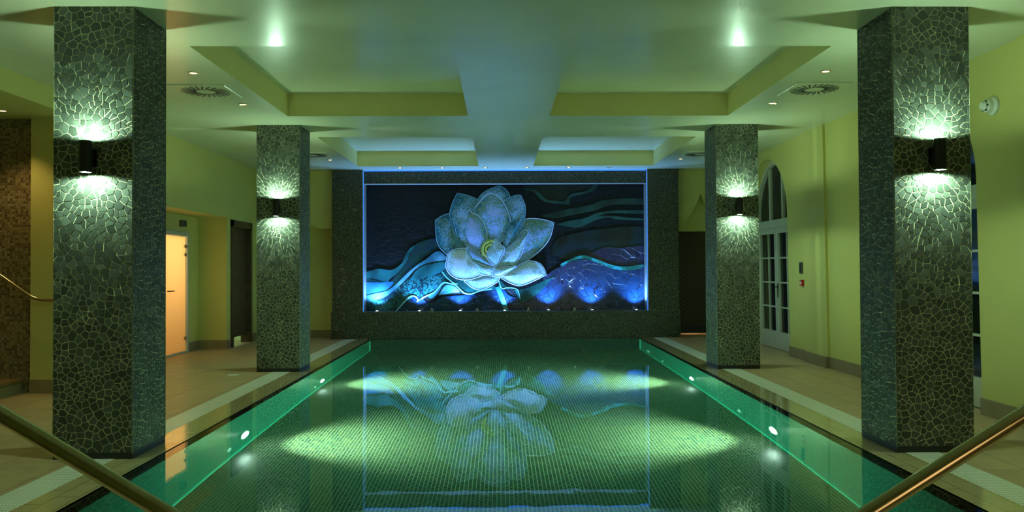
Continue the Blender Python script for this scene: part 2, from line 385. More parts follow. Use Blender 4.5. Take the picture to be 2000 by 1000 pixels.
# ------------------------------------------------------------------ mural outlines in metres (x, z)
PETALS = [
  ('d', 2, [(-0.005, 3.078), (0.112, 3.008), (0.186, 2.915), (0.206, 2.827), (0.123, 2.627), (-0.128, 2.553), (-0.377, 2.704), (-0.439, 2.804), (-0.338, 2.929), (-0.163, 3.023)]),
  ('d', 3, [(-0.868, 2.923), (-0.701, 2.893), (-0.551, 2.842), (-0.451, 2.792), (-0.402, 2.741), (-0.377, 2.554), (-0.429, 2.204), (-0.53, 1.905), (-0.668, 1.78), (-0.742, 1.806), (-0.854, 1.956), (-0.953, 2.181), (-1.009, 2.381), (-1.019, 2.531), (-0.971, 2.706), (-0.913, 2.831)]),
  ('m', 2.5, [(1.102, 2.311), (0.997, 2.354), (0.847, 2.387), (0.697, 2.405), (0.534, 2.395), (0.496, 2.325), (0.445, 2.151), (0.344, 1.951), (0.218, 1.702), (0.117, 1.452), (0.267, 1.427), (0.492, 1.513), (0.567, 1.545), (0.768, 1.699), (0.919, 1.849), (1.02, 1.998), (1.071, 2.148)]),
  ('d', 3, [(-1.314, 2.37), (-1.189, 2.457), (-1.026, 2.506), (-1.014, 2.381), (-0.965, 2.206), (-0.854, 1.956), (-0.717, 1.793), (-0.83, 1.706), (-0.955, 1.632), (-1.067, 1.657), (-1.179, 1.758), (-1.265, 1.883), (-1.302, 2.083)]),
  ('d', 3.5, [(0.429, 2.876), (0.324, 2.872), (0.198, 2.827), (0.123, 2.777), (0.08, 2.727), (0.16, 2.577), (0.216, 2.377), (0.221, 2.302), (0.095, 2.152), (0.045, 2.002), (0.094, 1.827), (0.269, 1.951), (0.42, 2.176), (0.496, 2.35), (0.527, 2.526), (0.518, 2.676), (0.473, 2.789)]),
  ('m', 4.2, [(-0.189, 2.916), (-0.076, 2.878), (0.036, 2.79), (0.123, 2.652), (0.184, 2.502), (0.216, 2.352), (0.171, 2.202), (0.095, 2.027), (-0.031, 1.853), (-0.231, 1.853), (-0.329, 2.104), (-0.453, 2.379), (-0.527, 2.542), (-0.489, 2.642), (-0.377, 2.779), (-0.264, 2.879)]),
  ('d', 4.8, [(-0.914, 2.456), (-0.802, 2.505), (-0.677, 2.492), (-0.64, 2.38), (-0.666, 2.205), (-0.667, 2.005), (-0.642, 1.83), (-0.742, 1.806), (-0.854, 2.006), (-0.915, 2.206), (-0.94, 2.356)]),
  ('m', 5.4, [(-0.639, 2.58), (-0.552, 2.517), (-0.428, 2.454), (-0.341, 2.341), (-0.279, 2.216), (-0.255, 2.103), (-0.26, 1.954), (-0.305, 1.854), (-0.381, 1.729), (-0.531, 1.705), (-0.667, 1.818), (-0.717, 2.005), (-0.741, 2.205), (-0.715, 2.38), (-0.665, 2.48)]),
  ('d', 4.8, [(0.497, 2.426), (0.491, 2.3), (0.458, 2.151), (0.37, 2.026), (0.269, 1.914), (0.207, 1.927), (0.333, 2.126), (0.426, 2.301)]),
  ('d', 5.4, [(0.467, 2.463), (0.347, 2.426), (0.209, 2.339), (0.121, 2.214), (0.07, 2.102), (0.062, 1.952), (0.094, 1.802), (0.144, 1.802), (0.232, 1.926), (0.345, 2.101), (0.421, 2.276)]),
  ('m', 5.0, [(0.57, 2.138), (0.525, 2.17), (0.458, 2.151), (0.382, 2.063), (0.332, 1.951), (0.445, 2.001), (0.57, 2.075)]),
  ('l', 6.4, [(0.57, 2.1), (0.495, 2.025), (0.369, 1.976), (0.257, 1.901), (0.156, 1.814), (0.093, 1.727), (0.018, 1.553), (-0.045, 1.423), (0.117, 1.422), (0.267, 1.432), (0.342, 1.489), (0.443, 1.676), (0.494, 1.85), (0.54, 2.0)]),
  ('l', 7.6, [(-0.1, 1.99), (-0.006, 1.902), (0.094, 1.815), (0.093, 1.74), (0.03, 1.603), (-0.038, 1.453), (-0.078, 1.408), (-0.157, 1.466), (-0.257, 1.566), (-0.286, 1.641), (-0.256, 1.741), (-0.156, 1.878)]),
  ('l', 5.6, [(0.004, 1.211), (-0.034, 1.129), (-0.159, 1.042), (-0.284, 0.98), (-0.409, 0.943), (-0.534, 0.981), (-0.633, 1.044), (-0.732, 1.152), (-0.558, 1.206), (-0.358, 1.28), (-0.233, 1.279), (-0.083, 1.254)]),
  ('w', 6.6, [(-0.667, 1.805), (-0.805, 1.801), (-0.929, 1.782), (-1.029, 1.732), (-1.074, 1.657), (-1.085, 1.57), (-1.11, 1.458), (-1.075, 1.346), (-0.994, 1.246), (-0.882, 1.178), (-0.732, 1.152), (-0.558, 1.169), (-0.358, 1.242), (-0.233, 1.317), (-0.332, 1.454), (-0.481, 1.555), (-0.568, 1.655), (-0.63, 1.73)]),
  ('m', 7.2, [(-0.7, 1.781), (-0.655, 1.825), (-0.555, 1.78), (-0.381, 1.679), (-0.232, 1.566), (-0.093, 1.416), (-0.232, 1.424), (-0.407, 1.48), (-0.556, 1.543), (-0.631, 1.606)]),
  ('l', 7.6, [(-0.631, 1.601), (-0.506, 1.525), (-0.332, 1.454), (-0.113, 1.399), (-0.138, 1.234), (-0.258, 1.249), (-0.37, 1.255), (-0.482, 1.35), (-0.569, 1.456)]),
  ('w', 7.9, [(-0.138, 1.399), (0.067, 1.413), (0.342, 1.436), (0.229, 1.352), (0.104, 1.273), (0.004, 1.211), (-0.138, 1.229), (-0.158, 1.304)]),
  ('w', 6.8, [(0.946, 1.249), (0.904, 1.374), (0.829, 1.474), (0.717, 1.53), (0.567, 1.545), (0.442, 1.488), (0.292, 1.402), (0.116, 1.278), (0.004, 1.211), (0.116, 1.128), (0.265, 1.057), (0.39, 1.027), (0.54, 1.063), (0.74, 1.15)]),
]
BANDS = [
  ('dark_green_wave', 'dkgreen', 0.01, [(-2.713, 1.21), (-2.294, 1.124), (-2.089, 1.281), (-1.883, 1.542), (-1.751, 1.841), (-1.564, 1.952), (-1.321, 1.989), (-1.266, 1.801), (-1.49, 1.653), (-1.752, 1.392), (-1.94, 1.225), (-2.164, 1.02), (-2.388, 0.891), (-2.714, 1.079)]),
  ('teal_wave', 'teal', 0.02, [(-2.719, 1.331), (-2.592, 1.359), (-2.48, 1.395), (-2.349, 1.376), (-2.2, 1.366), (-2.088, 1.422), (-1.995, 1.505), (-1.938, 1.636), (-1.863, 1.767), (-1.742, 1.86), (-1.826, 1.71), (-1.883, 1.561), (-1.976, 1.43), (-2.107, 1.282), (-2.219, 1.207), (-2.294, 1.124), (-2.425, 1.152), (-2.592, 1.2), (-2.719, 1.21)]),
  ('blue_wave', 'blue', 0.014, [(-2.713, 1.116), (-2.406, 1.115), (-2.164, 1.114), (-2.369, 0.909), (-2.537, 0.873), (-2.714, 0.827)]),
  ('speckled_wave', 'speck', 0.016, [(-2.714, 0.706), (-2.5, 0.761), (-2.313, 0.834), (-2.089, 0.992), (-1.865, 1.187), (-1.678, 1.41), (-1.416, 1.521), (-1.08, 1.538), (-1.052, 1.37), (-1.025, 1.202), (-1.137, 1.071), (-1.269, 0.885), (-1.4, 0.774), (-1.493, 0.83), (-1.68, 0.738), (-1.829, 0.626), (-1.997, 0.506), (-2.715, 0.51)]),
  ('pale_blue_wave', 'cyan', 0.026, [(-2.714, 0.846), (-2.574, 0.882), (-2.388, 0.919), (-2.257, 0.965), (-2.089, 1.095), (-1.902, 1.281), (-1.678, 1.466), (-1.509, 1.578), (-1.266, 1.745), (-1.089, 1.613), (-1.117, 1.557), (-1.416, 1.521), (-1.678, 1.41), (-1.865, 1.224), (-2.089, 1.001), (-2.313, 0.834), (-2.5, 0.761), (-2.714, 0.715)]),
  ('teal_wave', 'teal', 0.03, [(-1.828, 1.168), (-1.715, 1.336), (-1.566, 1.447), (-1.379, 1.484), (-1.108, 1.529), (-1.136, 1.37), (-1.38, 1.241), (-1.566, 1.223), (-1.679, 1.149)]),
  ('slate_hill', 'navy', 0.022, [(-2.273, 0.509), (-1.941, 0.693), (-1.681, 0.837), (-1.423, 0.691), (-1.153, 0.814), (-0.8, 0.843), (-0.384, 0.882), (-0.019, 1.036), (0.24, 0.806), (0.76, 0.856), (0.887, 1.167), (1.075, 1.343), (1.284, 1.436), (1.494, 1.529), (1.702, 1.559), (1.911, 1.527), (2.224, 1.4), (2.641, 1.346), (2.997, 1.418), (2.991, 0.479)]),
  ('purple_hill', 'purple', 0.016, [(1.724, 1.663), (1.912, 1.715), (2.08, 1.787), (2.226, 1.807), (2.435, 1.785), (2.645, 1.805), (2.954, 1.814), (2.952, 1.439), (2.642, 1.44), (2.328, 1.442), (2.141, 1.495), (1.974, 1.568)]),
  ('green_streak', 'dkteal', 0.01, [(0.841, 2.459), (1.082, 2.521), (1.395, 2.593), (1.709, 2.644), (1.918, 2.696), (2.065, 2.758), (2.337, 2.788), (2.568, 2.808), (2.955, 2.786), (2.954, 2.682), (2.651, 2.683), (2.399, 2.684), (2.148, 2.643), (1.98, 2.57), (1.729, 2.519), (1.395, 2.457), (1.081, 2.406)]),
  ('green_streak', 'dkteal2', 0.012, [(1.154, 2.281), (1.436, 2.353), (1.728, 2.404), (1.98, 2.507), (2.189, 2.549), (2.44, 2.558), (2.953, 2.556), (2.953, 2.493), (2.44, 2.506), (2.189, 2.496), (2.021, 2.445), (2.231, 2.454), (2.649, 2.411), (2.952, 2.389), (2.952, 2.358), (2.439, 2.37), (2.23, 2.413), (2.021, 2.382), (1.811, 2.299), (1.602, 2.217), (1.352, 2.238)]),
  ('green_streak', 'dkteal2', 0.01, [(0.479, 3.003), (0.563, 2.972), (0.688, 2.951), (0.812, 2.825), (0.895, 2.752), (1.083, 2.709), (1.292, 2.694), (1.417, 2.687), (1.438, 2.823), (1.606, 2.874), (1.815, 2.926), (1.962, 3.009), (2.005, 3.093), (1.921, 3.093), (1.837, 3.01), (1.711, 2.947), (1.481, 2.906), (1.397, 2.844), (1.313, 2.75), (1.146, 2.761), (0.979, 2.783), (0.833, 2.908), (0.709, 2.992), (0.563, 3.014)]),
  ('green_haze', 'haze', 0.008, [(1.036, 1.739), (1.183, 1.989), (1.601, 2.112), (2.02, 2.173), (2.951, 2.211), (2.948, 1.794), (2.435, 1.796), (2.059, 1.777), (1.724, 1.642), (1.452, 1.592), (1.244, 1.592)]),
  ('green_haze', 'haze2', 0.006, [(0.48, 3.077), (1.189, 3.095), (1.858, 3.072), (1.732, 2.989), (1.439, 2.927), (1.292, 2.781), (0.979, 2.803), (0.771, 2.971), (0.521, 2.993)]),
  ('green_edge', 'teal2', 0.034, [(1.222, 1.468), (1.389, 1.55), (1.557, 1.622), (1.724, 1.642), (1.891, 1.59), (2.057, 1.526), (2.224, 1.463), (2.433, 1.42), (2.642, 1.419), (2.904, 1.449), (2.872, 1.387), (2.641, 1.336), (2.432, 1.347), (2.265, 1.379), (2.057, 1.464), (1.89, 1.527), (1.723, 1.58), (1.556, 1.56), (1.389, 1.498), (1.263, 1.426)]),
  ('leaf', 'leaf', 0.028, [(-1.26, 0.845), (-1.198, 0.938), (-1.135, 1.025), (-1.06, 1.062), (-0.924, 1.024), (-0.824, 0.912), (-0.949, 0.9), (-1.074, 0.876)]),
  ('leaf', 'leafdark', 0.03, [(-0.029, 1.161), (0.24, 0.952), (0.553, 0.992), (1.096, 1.218), (1.012, 1.135), (0.781, 0.887), (0.468, 0.701), (0.374, 0.743), (0.323, 0.889), (0.24, 0.962), (0.032, 0.984)]),
  ('leaf', 'leafdark', 0.026, [(-0.724, 1.136), (-0.549, 1.06), (-0.3, 0.984), (-0.1, 1.045), (-0.101, 0.958), (-0.301, 0.946), (-0.525, 0.898), (-0.65, 0.898), (-0.749, 0.961), (-0.898, 1.074), (-1.097, 1.2), (-1.172, 1.325), (-1.097, 1.287), (-0.923, 1.161)]),
]
LINES = [
  ('leaf_rim', 0.035, 'rim', [(-1.69, 0.723), (-1.534, 0.816), (-1.347, 0.902), (-1.247, 1.001), (-1.185, 1.076), (-1.123, 1.103), (-1.035, 1.087), (-0.923, 1.062), (-0.849, 0.999), (-0.774, 0.924), (-0.7, 0.88), (-0.6, 0.867), (-0.525, 0.891), (-0.425, 0.928), (-0.301, 0.949), (-0.176, 0.971)]),
  ('leaf_rim', 0.03, 'rim', [(-2.12, 0.526), (-2.02, 0.632), (-1.92, 0.743), (-1.833, 0.817), (-1.758, 0.836), (-1.69, 0.804), (-1.659, 0.754), (-1.584, 0.779)]),
  ('leaf_rim', 0.026, 'rim', [(-1.172, 1.325), (-1.134, 1.262), (-1.048, 1.175), (-0.948, 1.099), (-0.861, 1.074)]),
  ('leaf_rim', 0.022, 'rim', [(-0.04, 1.161), (0.032, 0.984), (0.136, 0.994), (0.272, 0.983), (0.365, 0.931), (0.406, 0.754)]),
  ('stem', 'x', 'stem', [(-0.051, 1.016), (0.032, 0.807), (0.093, 0.63), (0.134, 0.495)]),
]
SEED = [(-0.231, 1.766), (-0.019, 1.765)]

# ------------------------------------------------------------------ room shell
H = 3.36
FAR = 16.0
def lean(z): return -.014 * z                     # the right wall leans in a little towards the top
RW = 4.535

# floor: U-shaped deck outside the gratings, plus the near end
PL, PR, GL1, GL2, GR1, GR2 = -2.58, 2.774, -3.10, -2.854, 3.038, 3.286
PY0, PY1 = 3.0, 15.70
b = MB()
b.box(-8.2, GL1, -2.0, 17.6, -.25, 0); b.box(GR2, 6.4, -2.0, 17.6, -.25, 0); b.box(GL1, GR2, -2.0, PY0 - .52, -.25, 0); b.box(GL1, GR2, 15.77, 17.6, -.25, 0)
structure(b.build('floor', M['floor']), 'tan stone tiled pool deck')
# gratings and copings
g = tag(MB().box(GL1, GL2, PY0 - .52, 15.77, -.05, .002).build('drain_grating', M['grate']), 'white slotted overflow grating running along the left side of the pool', 'grating')
g = tag(MB().box(GR1, GR2, PY0 - .52, 15.77, -.05, .002).build('drain_grating', M['grate']), 'white slotted overflow grating running along the right side of the pool', 'grating')
structure(MB().box(GL2, PL, PY0, 15.77, -.25, .0).build('trim_1', M['coping']), 'wet tan coping along the left pool edge')
structure(MB().box(PR, GR1, PY0, 15.77, -.25, .0).build('trim_2', M['coping']), 'wet tan coping along the right pool edge')
structure(MB().box(GL2, GR1, PY0 - .52, PY0, -.25, .0).build('trim_3', M['coping']))

# ceiling with four coffers
CX = [(-2.7207, -.4039), (.6472, 2.9581)]; CY = [(6.9835, 10.2073), (11.8482, 15.2287)]
CH = .285
b = MB()
xs = [-4.95, CX[0][0], CX[0][1], CX[1][0], CX[1][1], 5.3]; ys = [-2.0, CY[0][0], CY[0][1], CY[1][0], CY[1][1], 17.6]
vid = {}
def cv_(x, y, z):
    k = (round(x, 4), round(y, 4), round(z, 4))
    if k not in vid: vid[k] = len(b.v); b.v.append((x, y, z))
    return vid[k]
for i in range(5):
    for j in range(5):
        x0, x1, y0, y1 = xs[i], xs[i + 1], ys[j], ys[j + 1]
        hole = i in (1, 3) and j in (1, 3)
        z = H + CH if hole else H
        b.f.append([cv_(x0, y0, z), cv_(x0, y1, z), cv_(x1, y1, z), cv_(x1, y0, z)]); b.m.append(0)
        if hole:
            for (xa, ya), (xb, yb) in (((x0, y0), (x1, y0)), ((x1, y0), (x1, y1)), ((x1, y1), (x0, y1)), ((x0, y1), (x0, y0))):
                b.f.append([cv_(xa, ya, H), cv_(xb, yb, H), cv_(xb, yb, z), cv_(xa, ya, z)]); b.m.append(1)
xa, xb, ya, yb, zt = -4.95, 5.3, -2.0, 17.6, H + .5
for q in (((xa, ya), (xb, ya)), ((xb, ya), (xb, yb)), ((xb, yb), (xa, yb)), ((xa, yb), (xa, ya))):
    (p0, q0), (p1, q1) = q
    b.add([(p0, q0, H), (p1, q1, H), (p1, q1, zt), (p0, q0, zt)], [(0, 1, 2, 3)])
b.add([(xa, ya, zt), (xb, ya, zt), (xb, yb, zt), (xa, yb, zt)], [(0, 1, 2, 3)])
o = b.build('ceiling', [M['ceil'], M['coffer']], recalc=False); structure(o, 'glossy pale ceiling with four square coffers')

# left wall: plane X=-4.8, alcove opening Y 6.2..9.1, recess Y 9.9..14.0 below 2.30, dark doorway
LW = -4.80
b = MB()
b.box(LW - .25, LW, -2.0, 6.2, 0, H)                     # near part
b.box(LW - .25, LW, 6.2, 9.1, 3.135, H)                  # lintel over the alcove
b.box(LW - .12, LW, 9.1, 9.9, 0, H)
b.box(LW - .12, LW, 9.9, 14.0, 2.31, H)
b.box(-5.30, LW - .12, 9.9, 14.0, 2.31, 2.45)                  # soffit of the recess
b.box(-5.42, -5.30, 9.9, 12.10, 0, 2.4); b.box(-5.42, -5.30, 12.10, 13.52, 1.96, 2.4); b.box(-5.42, -5.30, 13.52, 14.1, 0, 2.4)
b.box(-5.42, LW - .12, 9.78, 9.9, 0, 2.45)
b.box(-5.42, LW, 14.0, 14.20, 0, 2.31); b.box(LW - .15, LW, 14.0, 14.20, 2.31, H)
b.box(LW - .15, LW, 14.20, 15.35, 2.27, H); b.box(LW - .15, LW, 15.35, 16.1, 0, H)
structure(b.build('wall_left', M['wall']), 'yellow painted left wall with recess')
# alcove with the stair
b = MB()
b.box(-5.34, LW - .125, 9.101, 9.30, 0, 3.135)
b.box(-7.9, LW - .25, 6.0, 6.2, 0, 3.135); b.box(-8.0, -7.9, 6.0, 9.4, 0, 3.135)
structure(b.build('wall_alcove', M['wall']))
structure(MB().box(-7.9, -5.34, 9.16, 9.32, 0, 3.135).build('wall_mosaic', M['stairmosaic']), 'brown mosaic wall beside the stair')
structure(MB().box(-8.0, LW - .25, 6.0, 9.32, 3.135, 3.25).build('ceiling', M['wall']))

# back wall with ogee-headed recesses either side of the mural
def ogee(c, w, z0, z1):
    pts = []
    for k in range(13):
        t = k / 12; pts.append((c - w * (1 - t) , z0 + (z1 - z0) * (t ** 1.7)))
    return pts + [(2 * c - x, z) for x, z in pts[-2::-1]]
b = MB()
b.box(-5.4, -3.0, FAR + .20, FAR + .30, 0, H)
b.prism([(LW - .1, H), (LW - .1, 2.2)] + ogee(-4.12, .50, 2.2, 2.9) + [(-3.2, 2.2), (-3.2, H)], 'y', FAR - .02, FAR + .20)
b.box(3.4, 3.50, FAR + .20, FAR + .5, 0, H); b.box(4.72, 5.2, FAR + .20, FAR + .5, 0, H); b.box(3.5, 4.72, FAR + .20, FAR + .30, 2.13, H)
b.prism([(3.4, H), (3.4, 2.16)] + ogee(4.07, .50, 2.16, 2.88) + [(5.0, 2.16), (5.0, H)], 'y', FAR - .02, FAR + .20)
structure(b.build('wall_back', M['wall']), 'yellow back wall with pointed ogee recesses')
structure(MB().box(-5.2, 5.6, -2.15, -2.0, 0, H).build('wall_front', M['wall']))

# right wall (built upright, then leaned): two arched French door openings
def arch_pts(yc, r, zs, n=24):
    return [(yc - r * math.cos(PI * k / n), zs + r * math.sin(PI * k / n)) for k in range(n + 1)]
DOORS = [(13.32, .96, 2.24), (8.38, .96, 2.24)]
b = MB()
def wall_piece(y0, y1, z0, z1): b.box(RW, RW + .30, y0, y1, z0, z1)
wall_piece(-2.0, 7.42, 0, H); wall_piece(9.34, 12.36, 0, H); wall_piece(14.28, 17.6, 0, H)
for yc, r, zs in DOORS:
    ap = arch_pts(yc, r, zs)
    n = len(ap)
    for x, flip in ((RW, False), (RW + .30, True)):
        vs = [(x, y, z) for y, z in ap] + [(x, y, H) for y, z in ap]
        b.add(vs, [(i, i + 1, i + 1 + n, i + n) for i in range(n - 1)])
    vs = [(RW, y, z) for y, z in ap] + [(RW + .30, y, z) for y, z in ap]
    b.add(vs, [(i, i + 1, i + 1 + n, i + n) for i in range(n - 1)])
b.box(RW - .035, RW, 10.85, 11.63, 0, H)
b.box(RW - .05, RW, 5.95, 6.72, 0, H)
b.v = [(x + lean(z), y, z) for x, y, z in b.v]
structure(b.build('wall_right', M['wall'], recalc=False), 'yellow right wall with arched door openings')

# unseen glowing door, added behind the camera for warm light on the handrails
root = bpy.data.objects.new('door_6', None); COL.objects.link(root); root.location = (2.3, -2.0, 0); structure(root, 'unseen glowing door added as a warm fill light behind the camera')
db = MB(); db.box(-.52, -.44, 0, .05, 0, 2.12); db.box(.44, .52, 0, .05, 0, 2.12); db.box(-.44, .44, 0, .05, 2.04, 2.12); db.build('door_frame', M['white'], root)
MB().box(-.44, .44, .005, .02, .05, 2.04).build('glass_panel', emit('warm fill glow', (1, .70, .36), 1.3), root)
# skirtings
def skirt(name, pieces, right=False):
    b = MB()
    for p in pieces: b.box(*p)
    if right: b.v = [(x + lean(z), y, z) for x, y, z in b.v]
    structure(b.build(name, M['base']), 'stone skirting')
SH = .155
skirt('baseboard_right', [(RW - .02, RW, -2, 5.95, 0, SH), (RW - .07, RW, 5.95, 6.72, 0, SH), (RW - .02, RW, 6.72, 7.42, 0, SH), (RW - .02, RW, 9.34, 10.85, 0, SH), (RW - .07, RW, 10.83, 11.65, 0, SH), (RW - .02, RW, 11.65, 12.36, 0, SH), (RW - .02, RW, 14.28, 16.0, 0, SH)], True)
skirt('baseboard_left', [(-5.30, -5.28, 9.9, 12.06, 0, SH), (-5.30, -5.28, 13.56, 14.0, 0, SH), (-5.30, LW + .02, 13.98, 14.0, 0, SH), (LW, LW + .02, 14.0, 14.16, 0, SH), (LW, LW + .02, 15.39, 16.1, 0, SH), (LW, LW + .02, 9.08, 9.9, 0, SH), (-5.34, LW + .02, 9.085, 9.102, 0, SH), (LW, LW + .02, -2, 6.2, 0, SH)])
skirt('baseboard_back', [(LW, -3.33, FAR + .18, FAR + .20, 0, SH)])

# ------------------------------------------------------------------ French doors in the right wall
def glass_pane_mat():
    m = NT('night window glass'); m.set(color=(.01, .014, .012), rough=.05, spec=.7)
    m.b.inputs['Transmission Weight'].default_value = 0.0
    m.b.inputs['Alpha'].default_value = .55
    return m.mat
M['pane'] = glass_pane_mat()
XD = RW + .20
def french(idx, yc, r, zs, label):
    root = bpy.data.objects.new('door_%d' % idx, None); COL.objects.link(root); root.location = (XD, yc, 0); structure(root, label)
    root.matrix_basis = root.matrix_basis @ Matrix(((1, 0, -.05, 0), (0, 1, 0, 0), (0, 0, 1, 0), (0, 0, 0, 1))) if False else root.matrix_basis
    def lv(b): b.v = [(x + lean(z), y, z) for x, y, z in b.v]; return b
    # frame: arch ring, jambs, transom
    b = MB()
    ri = r - .075
    n = 24
    ring = [(-r * math.cos(PI * k / n), zs + r * math.sin(PI * k / n)) for k in range(n + 1)]
    inn = [(-ri * math.cos(PI * k / n), zs + ri * math.sin(PI * k / n)) for k in range(n + 1)]
    b.prism([(-r, 0)] + ring + [(r, 0), (ri, 0)] + inn[::-1] + [(-ri, 0)], 'x', -.06, .05)
    b.box(-.07, .05, -ri, ri, 2.06, 2.19)
    lv(b).build('door_frame', M['white'], root)
    # fan-light bars and its glass
    b = MB()
    for yb in (-.30, .30):
        zt = zs + math.sqrt(max(0, ri * ri - yb * yb))
        b.box(-.04, .03, yb - .03, yb + .03, 2.19, zt)
    lv(b).build('mullion', M['white'], root)
    lv(MB().prism([(-ri, 2.19)] + inn + [(ri, 2.19)], 'x', .0, .01)).build('fanlight_pane', M['pane'], root)
    for sgn in (-1, 1):
        y0, y1 = (-ri, -.005) if sgn < 0 else (.005, ri)
        leaf = MB()
        st = .085
        leaf.box(-.05, .03, y0, y0 + st, .01, 2.06); leaf.box(-.05, .03, y1 - st, y1, .01, 2.06)
        leaf.box(-.05, .03, y0 + st, y1 - st, .01, .30); leaf.box(-.05, .03, y0 + st, y1 - st, 1.96, 2.06)
        lf = lv(leaf).build('door_leaf', M['white'], root)
        bars = MB(); ym = (y0 + y1) / 2
        bars.box(-.035, .01, ym - .012, ym + .012, .30, 1.96)
        for k in (1, 2, 3):
            z = .30 + 1.66 * k / 4; bars.box(-.034, .009, y0 + st, y1 - st, z - .012, z + .012)
        lv(bars).build('glazing_bars', M['white'], lf)
        lv(MB().box(-.012, -.004, y0 + st, y1 - st, .30, 1.96)).build('window_pane', M['pane'], lf)
        pm = MB(); pm.box(-.058, -.05, y0 + st, y1 - st, .07, .25); lv(pm).build('panel', M['white'], lf)
        if sgn < 0:
            h = MB(); yh = y1 - .045
            h.box(-.056, -.05, yh - .02, yh + .02, .88, 1.12)
            h.tube([(-.05, yh, 1.06), (-.095, yh, 1.06), (-.10, yh - .10, 1.06)], .009, 10)
            lv(h).build('door_handle', M['darkmetal'], lf)
    return root
french(1, 13.32, .96, 2.24, 'white arched French doors with dark panes, at the far end of the right wall')
french(2, 8.38, .96, 2.24, 'white arched French doors mostly hidden behind the nearest right pillar')
# dark garden wall outside so that the panes look out on something
structure(MB().box(8.5, 8.7, 4, 17, 0, 3.5).build('wall_garden', plain('night garden wall', (.05, .06, .04), .9)))

# ------------------------------------------------------------------ left doors
root = bpy.data.objects.new('door_3', None); COL.objects.link(root); structure(root, 'backlit frosted glass door in a white frame, left wall recess')
root.location = (-5.30, 0, 0)
b = MB()
b.box(-.05, .03, 13.46, 13.52, 0, 1.96); b.box(-.05, .03, 12.10, 12.16, 0, 1.96); b.box(-.05, .03, 12.10, 13.52, 1.955, 2.02)
b.build('door_frame', M['white'], root)
m = NT('frosted amber glass'); m.n.remove(m.b)
tr = m.node('ShaderNodeBsdfTranslucent', {'Color': (.95, .80, .55, 1)}); df = m.node('ShaderNodeBsdfGlossy', {'Color': (.5, .5, .5, 1), 'Roughness': .15})
mx = m.node('ShaderNodeMixShader', {0: .06}); m.link(tr.outputs[0], mx.inputs[1]); m.link(df.outputs[0], mx.inputs[2]); m.link(mx.outputs[0], m.out.inputs['Surface'])
pane = MB().box(-.012, .0, 12.18, 13.44, .03, 1.94).build('glass_panel', m.mat, root)
for z in (1.62, 1.76, .22):
    MB().box(-.02, .012, 13.38, 13.47, z, z + .05).build('hinge', M['chrome'], root)
b = MB(); b.tube([(0, 12.72, 1.05), (.05, 12.72, 1.05), (.05, 12.86, 1.05)], .01, 10); b.build('door_handle', M['darkmetal'], root)
MB().box(-.01, .01, 12.16, 13.46, .0, .028).build('threshold', M['white'], root)
# lit room behind the glass door
b = MB(); b.box(-7.0, -6.9, 11.2, 14.0, 0, 2.4); b.box(-7, -5.42, 11.1, 11.2, 0, 2.4); b.box(-7, -5.42, 13.95, 14.05, 0, 2.4); b.box(-7, -5.42, 11.1, 14.05, 2.4, 2.5)
structure(b.build('wall_corridor', plain('cream corridor paint', (.75, .6, .35), .7)))
l = bpy.data.lights.new('corridor_lamp', 'AREA'); l.energy = GLASS_W; l.color = (1, .80, .48); l.size = .7; l.size_y = 1.2; l.shape = 'RECTANGLE'
o = bpy.data.objects.new('corridor_lamp', l); COL.objects.link(o); o.location = (-6.7, 12.9, 1.75); o.rotation_euler = (0, -PI / 2, 0)

# dark wooden doorway (door_4)
root = bpy.data.objects.new('door_4', None); COL.objects.link(root); root.location = (LW, 14.77, 0); structure(root, 'dark brown wooden doorway in the left wall, light showing under its leaf')
b = MB()
y0, y1 = -.575, .58
b.box(-.16, .03, y0, y0 + .10, 0, 2.28); b.box(-.16, .03, y1 - .10, y1, 0, 2.28); b.box(-.16, .03, y0, y1, 2.16, 2.28)
b.build('door_frame', M['brown'], root)
b = MB(); b.box(-.11, -.07, y0 + .10, y1 - .10, .15, 2.16); lf = b.build('door_leaf', M['brown'], root)
b = MB(); b.box(-.07, -.062, y0 + .20, y1 - .35, .4, 1.9); b.build('panel', M['brown'], lf)
b = MB(); b.tube([(-.07, .30, 1.04), (-.02, .30, 1.04), (-.02, .18, 1.04)], .009, 8); b.build('door_handle', M['darkmetal'], lf)
b = MB(); b.box(-6.6, -6.5, 14.2, 15.9, 0, 2.4); b.box(-6.6, LW - .15, 14.05, 14.2, 2.4, 2.5); b.box(-6.6, LW - .15, 15.7, 15.9, 0, 2.4); b.box(-6.6, LW - .15, 14.2, 15.9, 2.3, 2.4)
structure(b.build('wall_anteroom', plain('pale anteroom paint', (.6, .75, .5), .7)))
point('anteroom_lamp', (-5.7, 15.0, 1.1), DOORGAP_W, (.75, 1, .7), .15)

# dark panelled door with herringbone grain (door_5), back wall right
m = NT('herringbone dark wood'); co = m.coord(); sp = m.node('ShaderNodeSeparateXYZ', {0: co})
ax = m.math('ABSOLUTE', m.math('SUBTRACT', m.math('PINGPONG', sp.outputs[0], .31), 0))
dg = m.math('SUBTRACT', sp.outputs[2], ax)
wv = m.node('ShaderNodeTexWave', {'Vector': m.node('ShaderNodeCombineXYZ', {2: dg}).outputs[0], 'Scale': 3.5, 'Distortion': .6, 'Detail': 2}, bands_direction='Z')
m.set(color=m.ramp(wv.outputs[0], [(0, (.012, .006, .003)), (1, (.045, .022, .010))]), rough=.4)
M['herring'] = m.mat
root = bpy.data.objects.new('door_5', None); COL.objects.link(root); root.location = (4.11, FAR + .38, 0); structure(root, 'dark herringbone wooden door at the back right, warm light under it')
MB().box(-.61, .61, 0, .06, .03, 2.13).build('door_leaf', M['herring'], root)
MB().box(-.61, .61, -.02, .10, 2.05, 2.13).build('door_frame', M['brown'], root)
MB().box(-.61, .61, -.015, 0, .03, .22).build('kick_plate', M['black'], root)
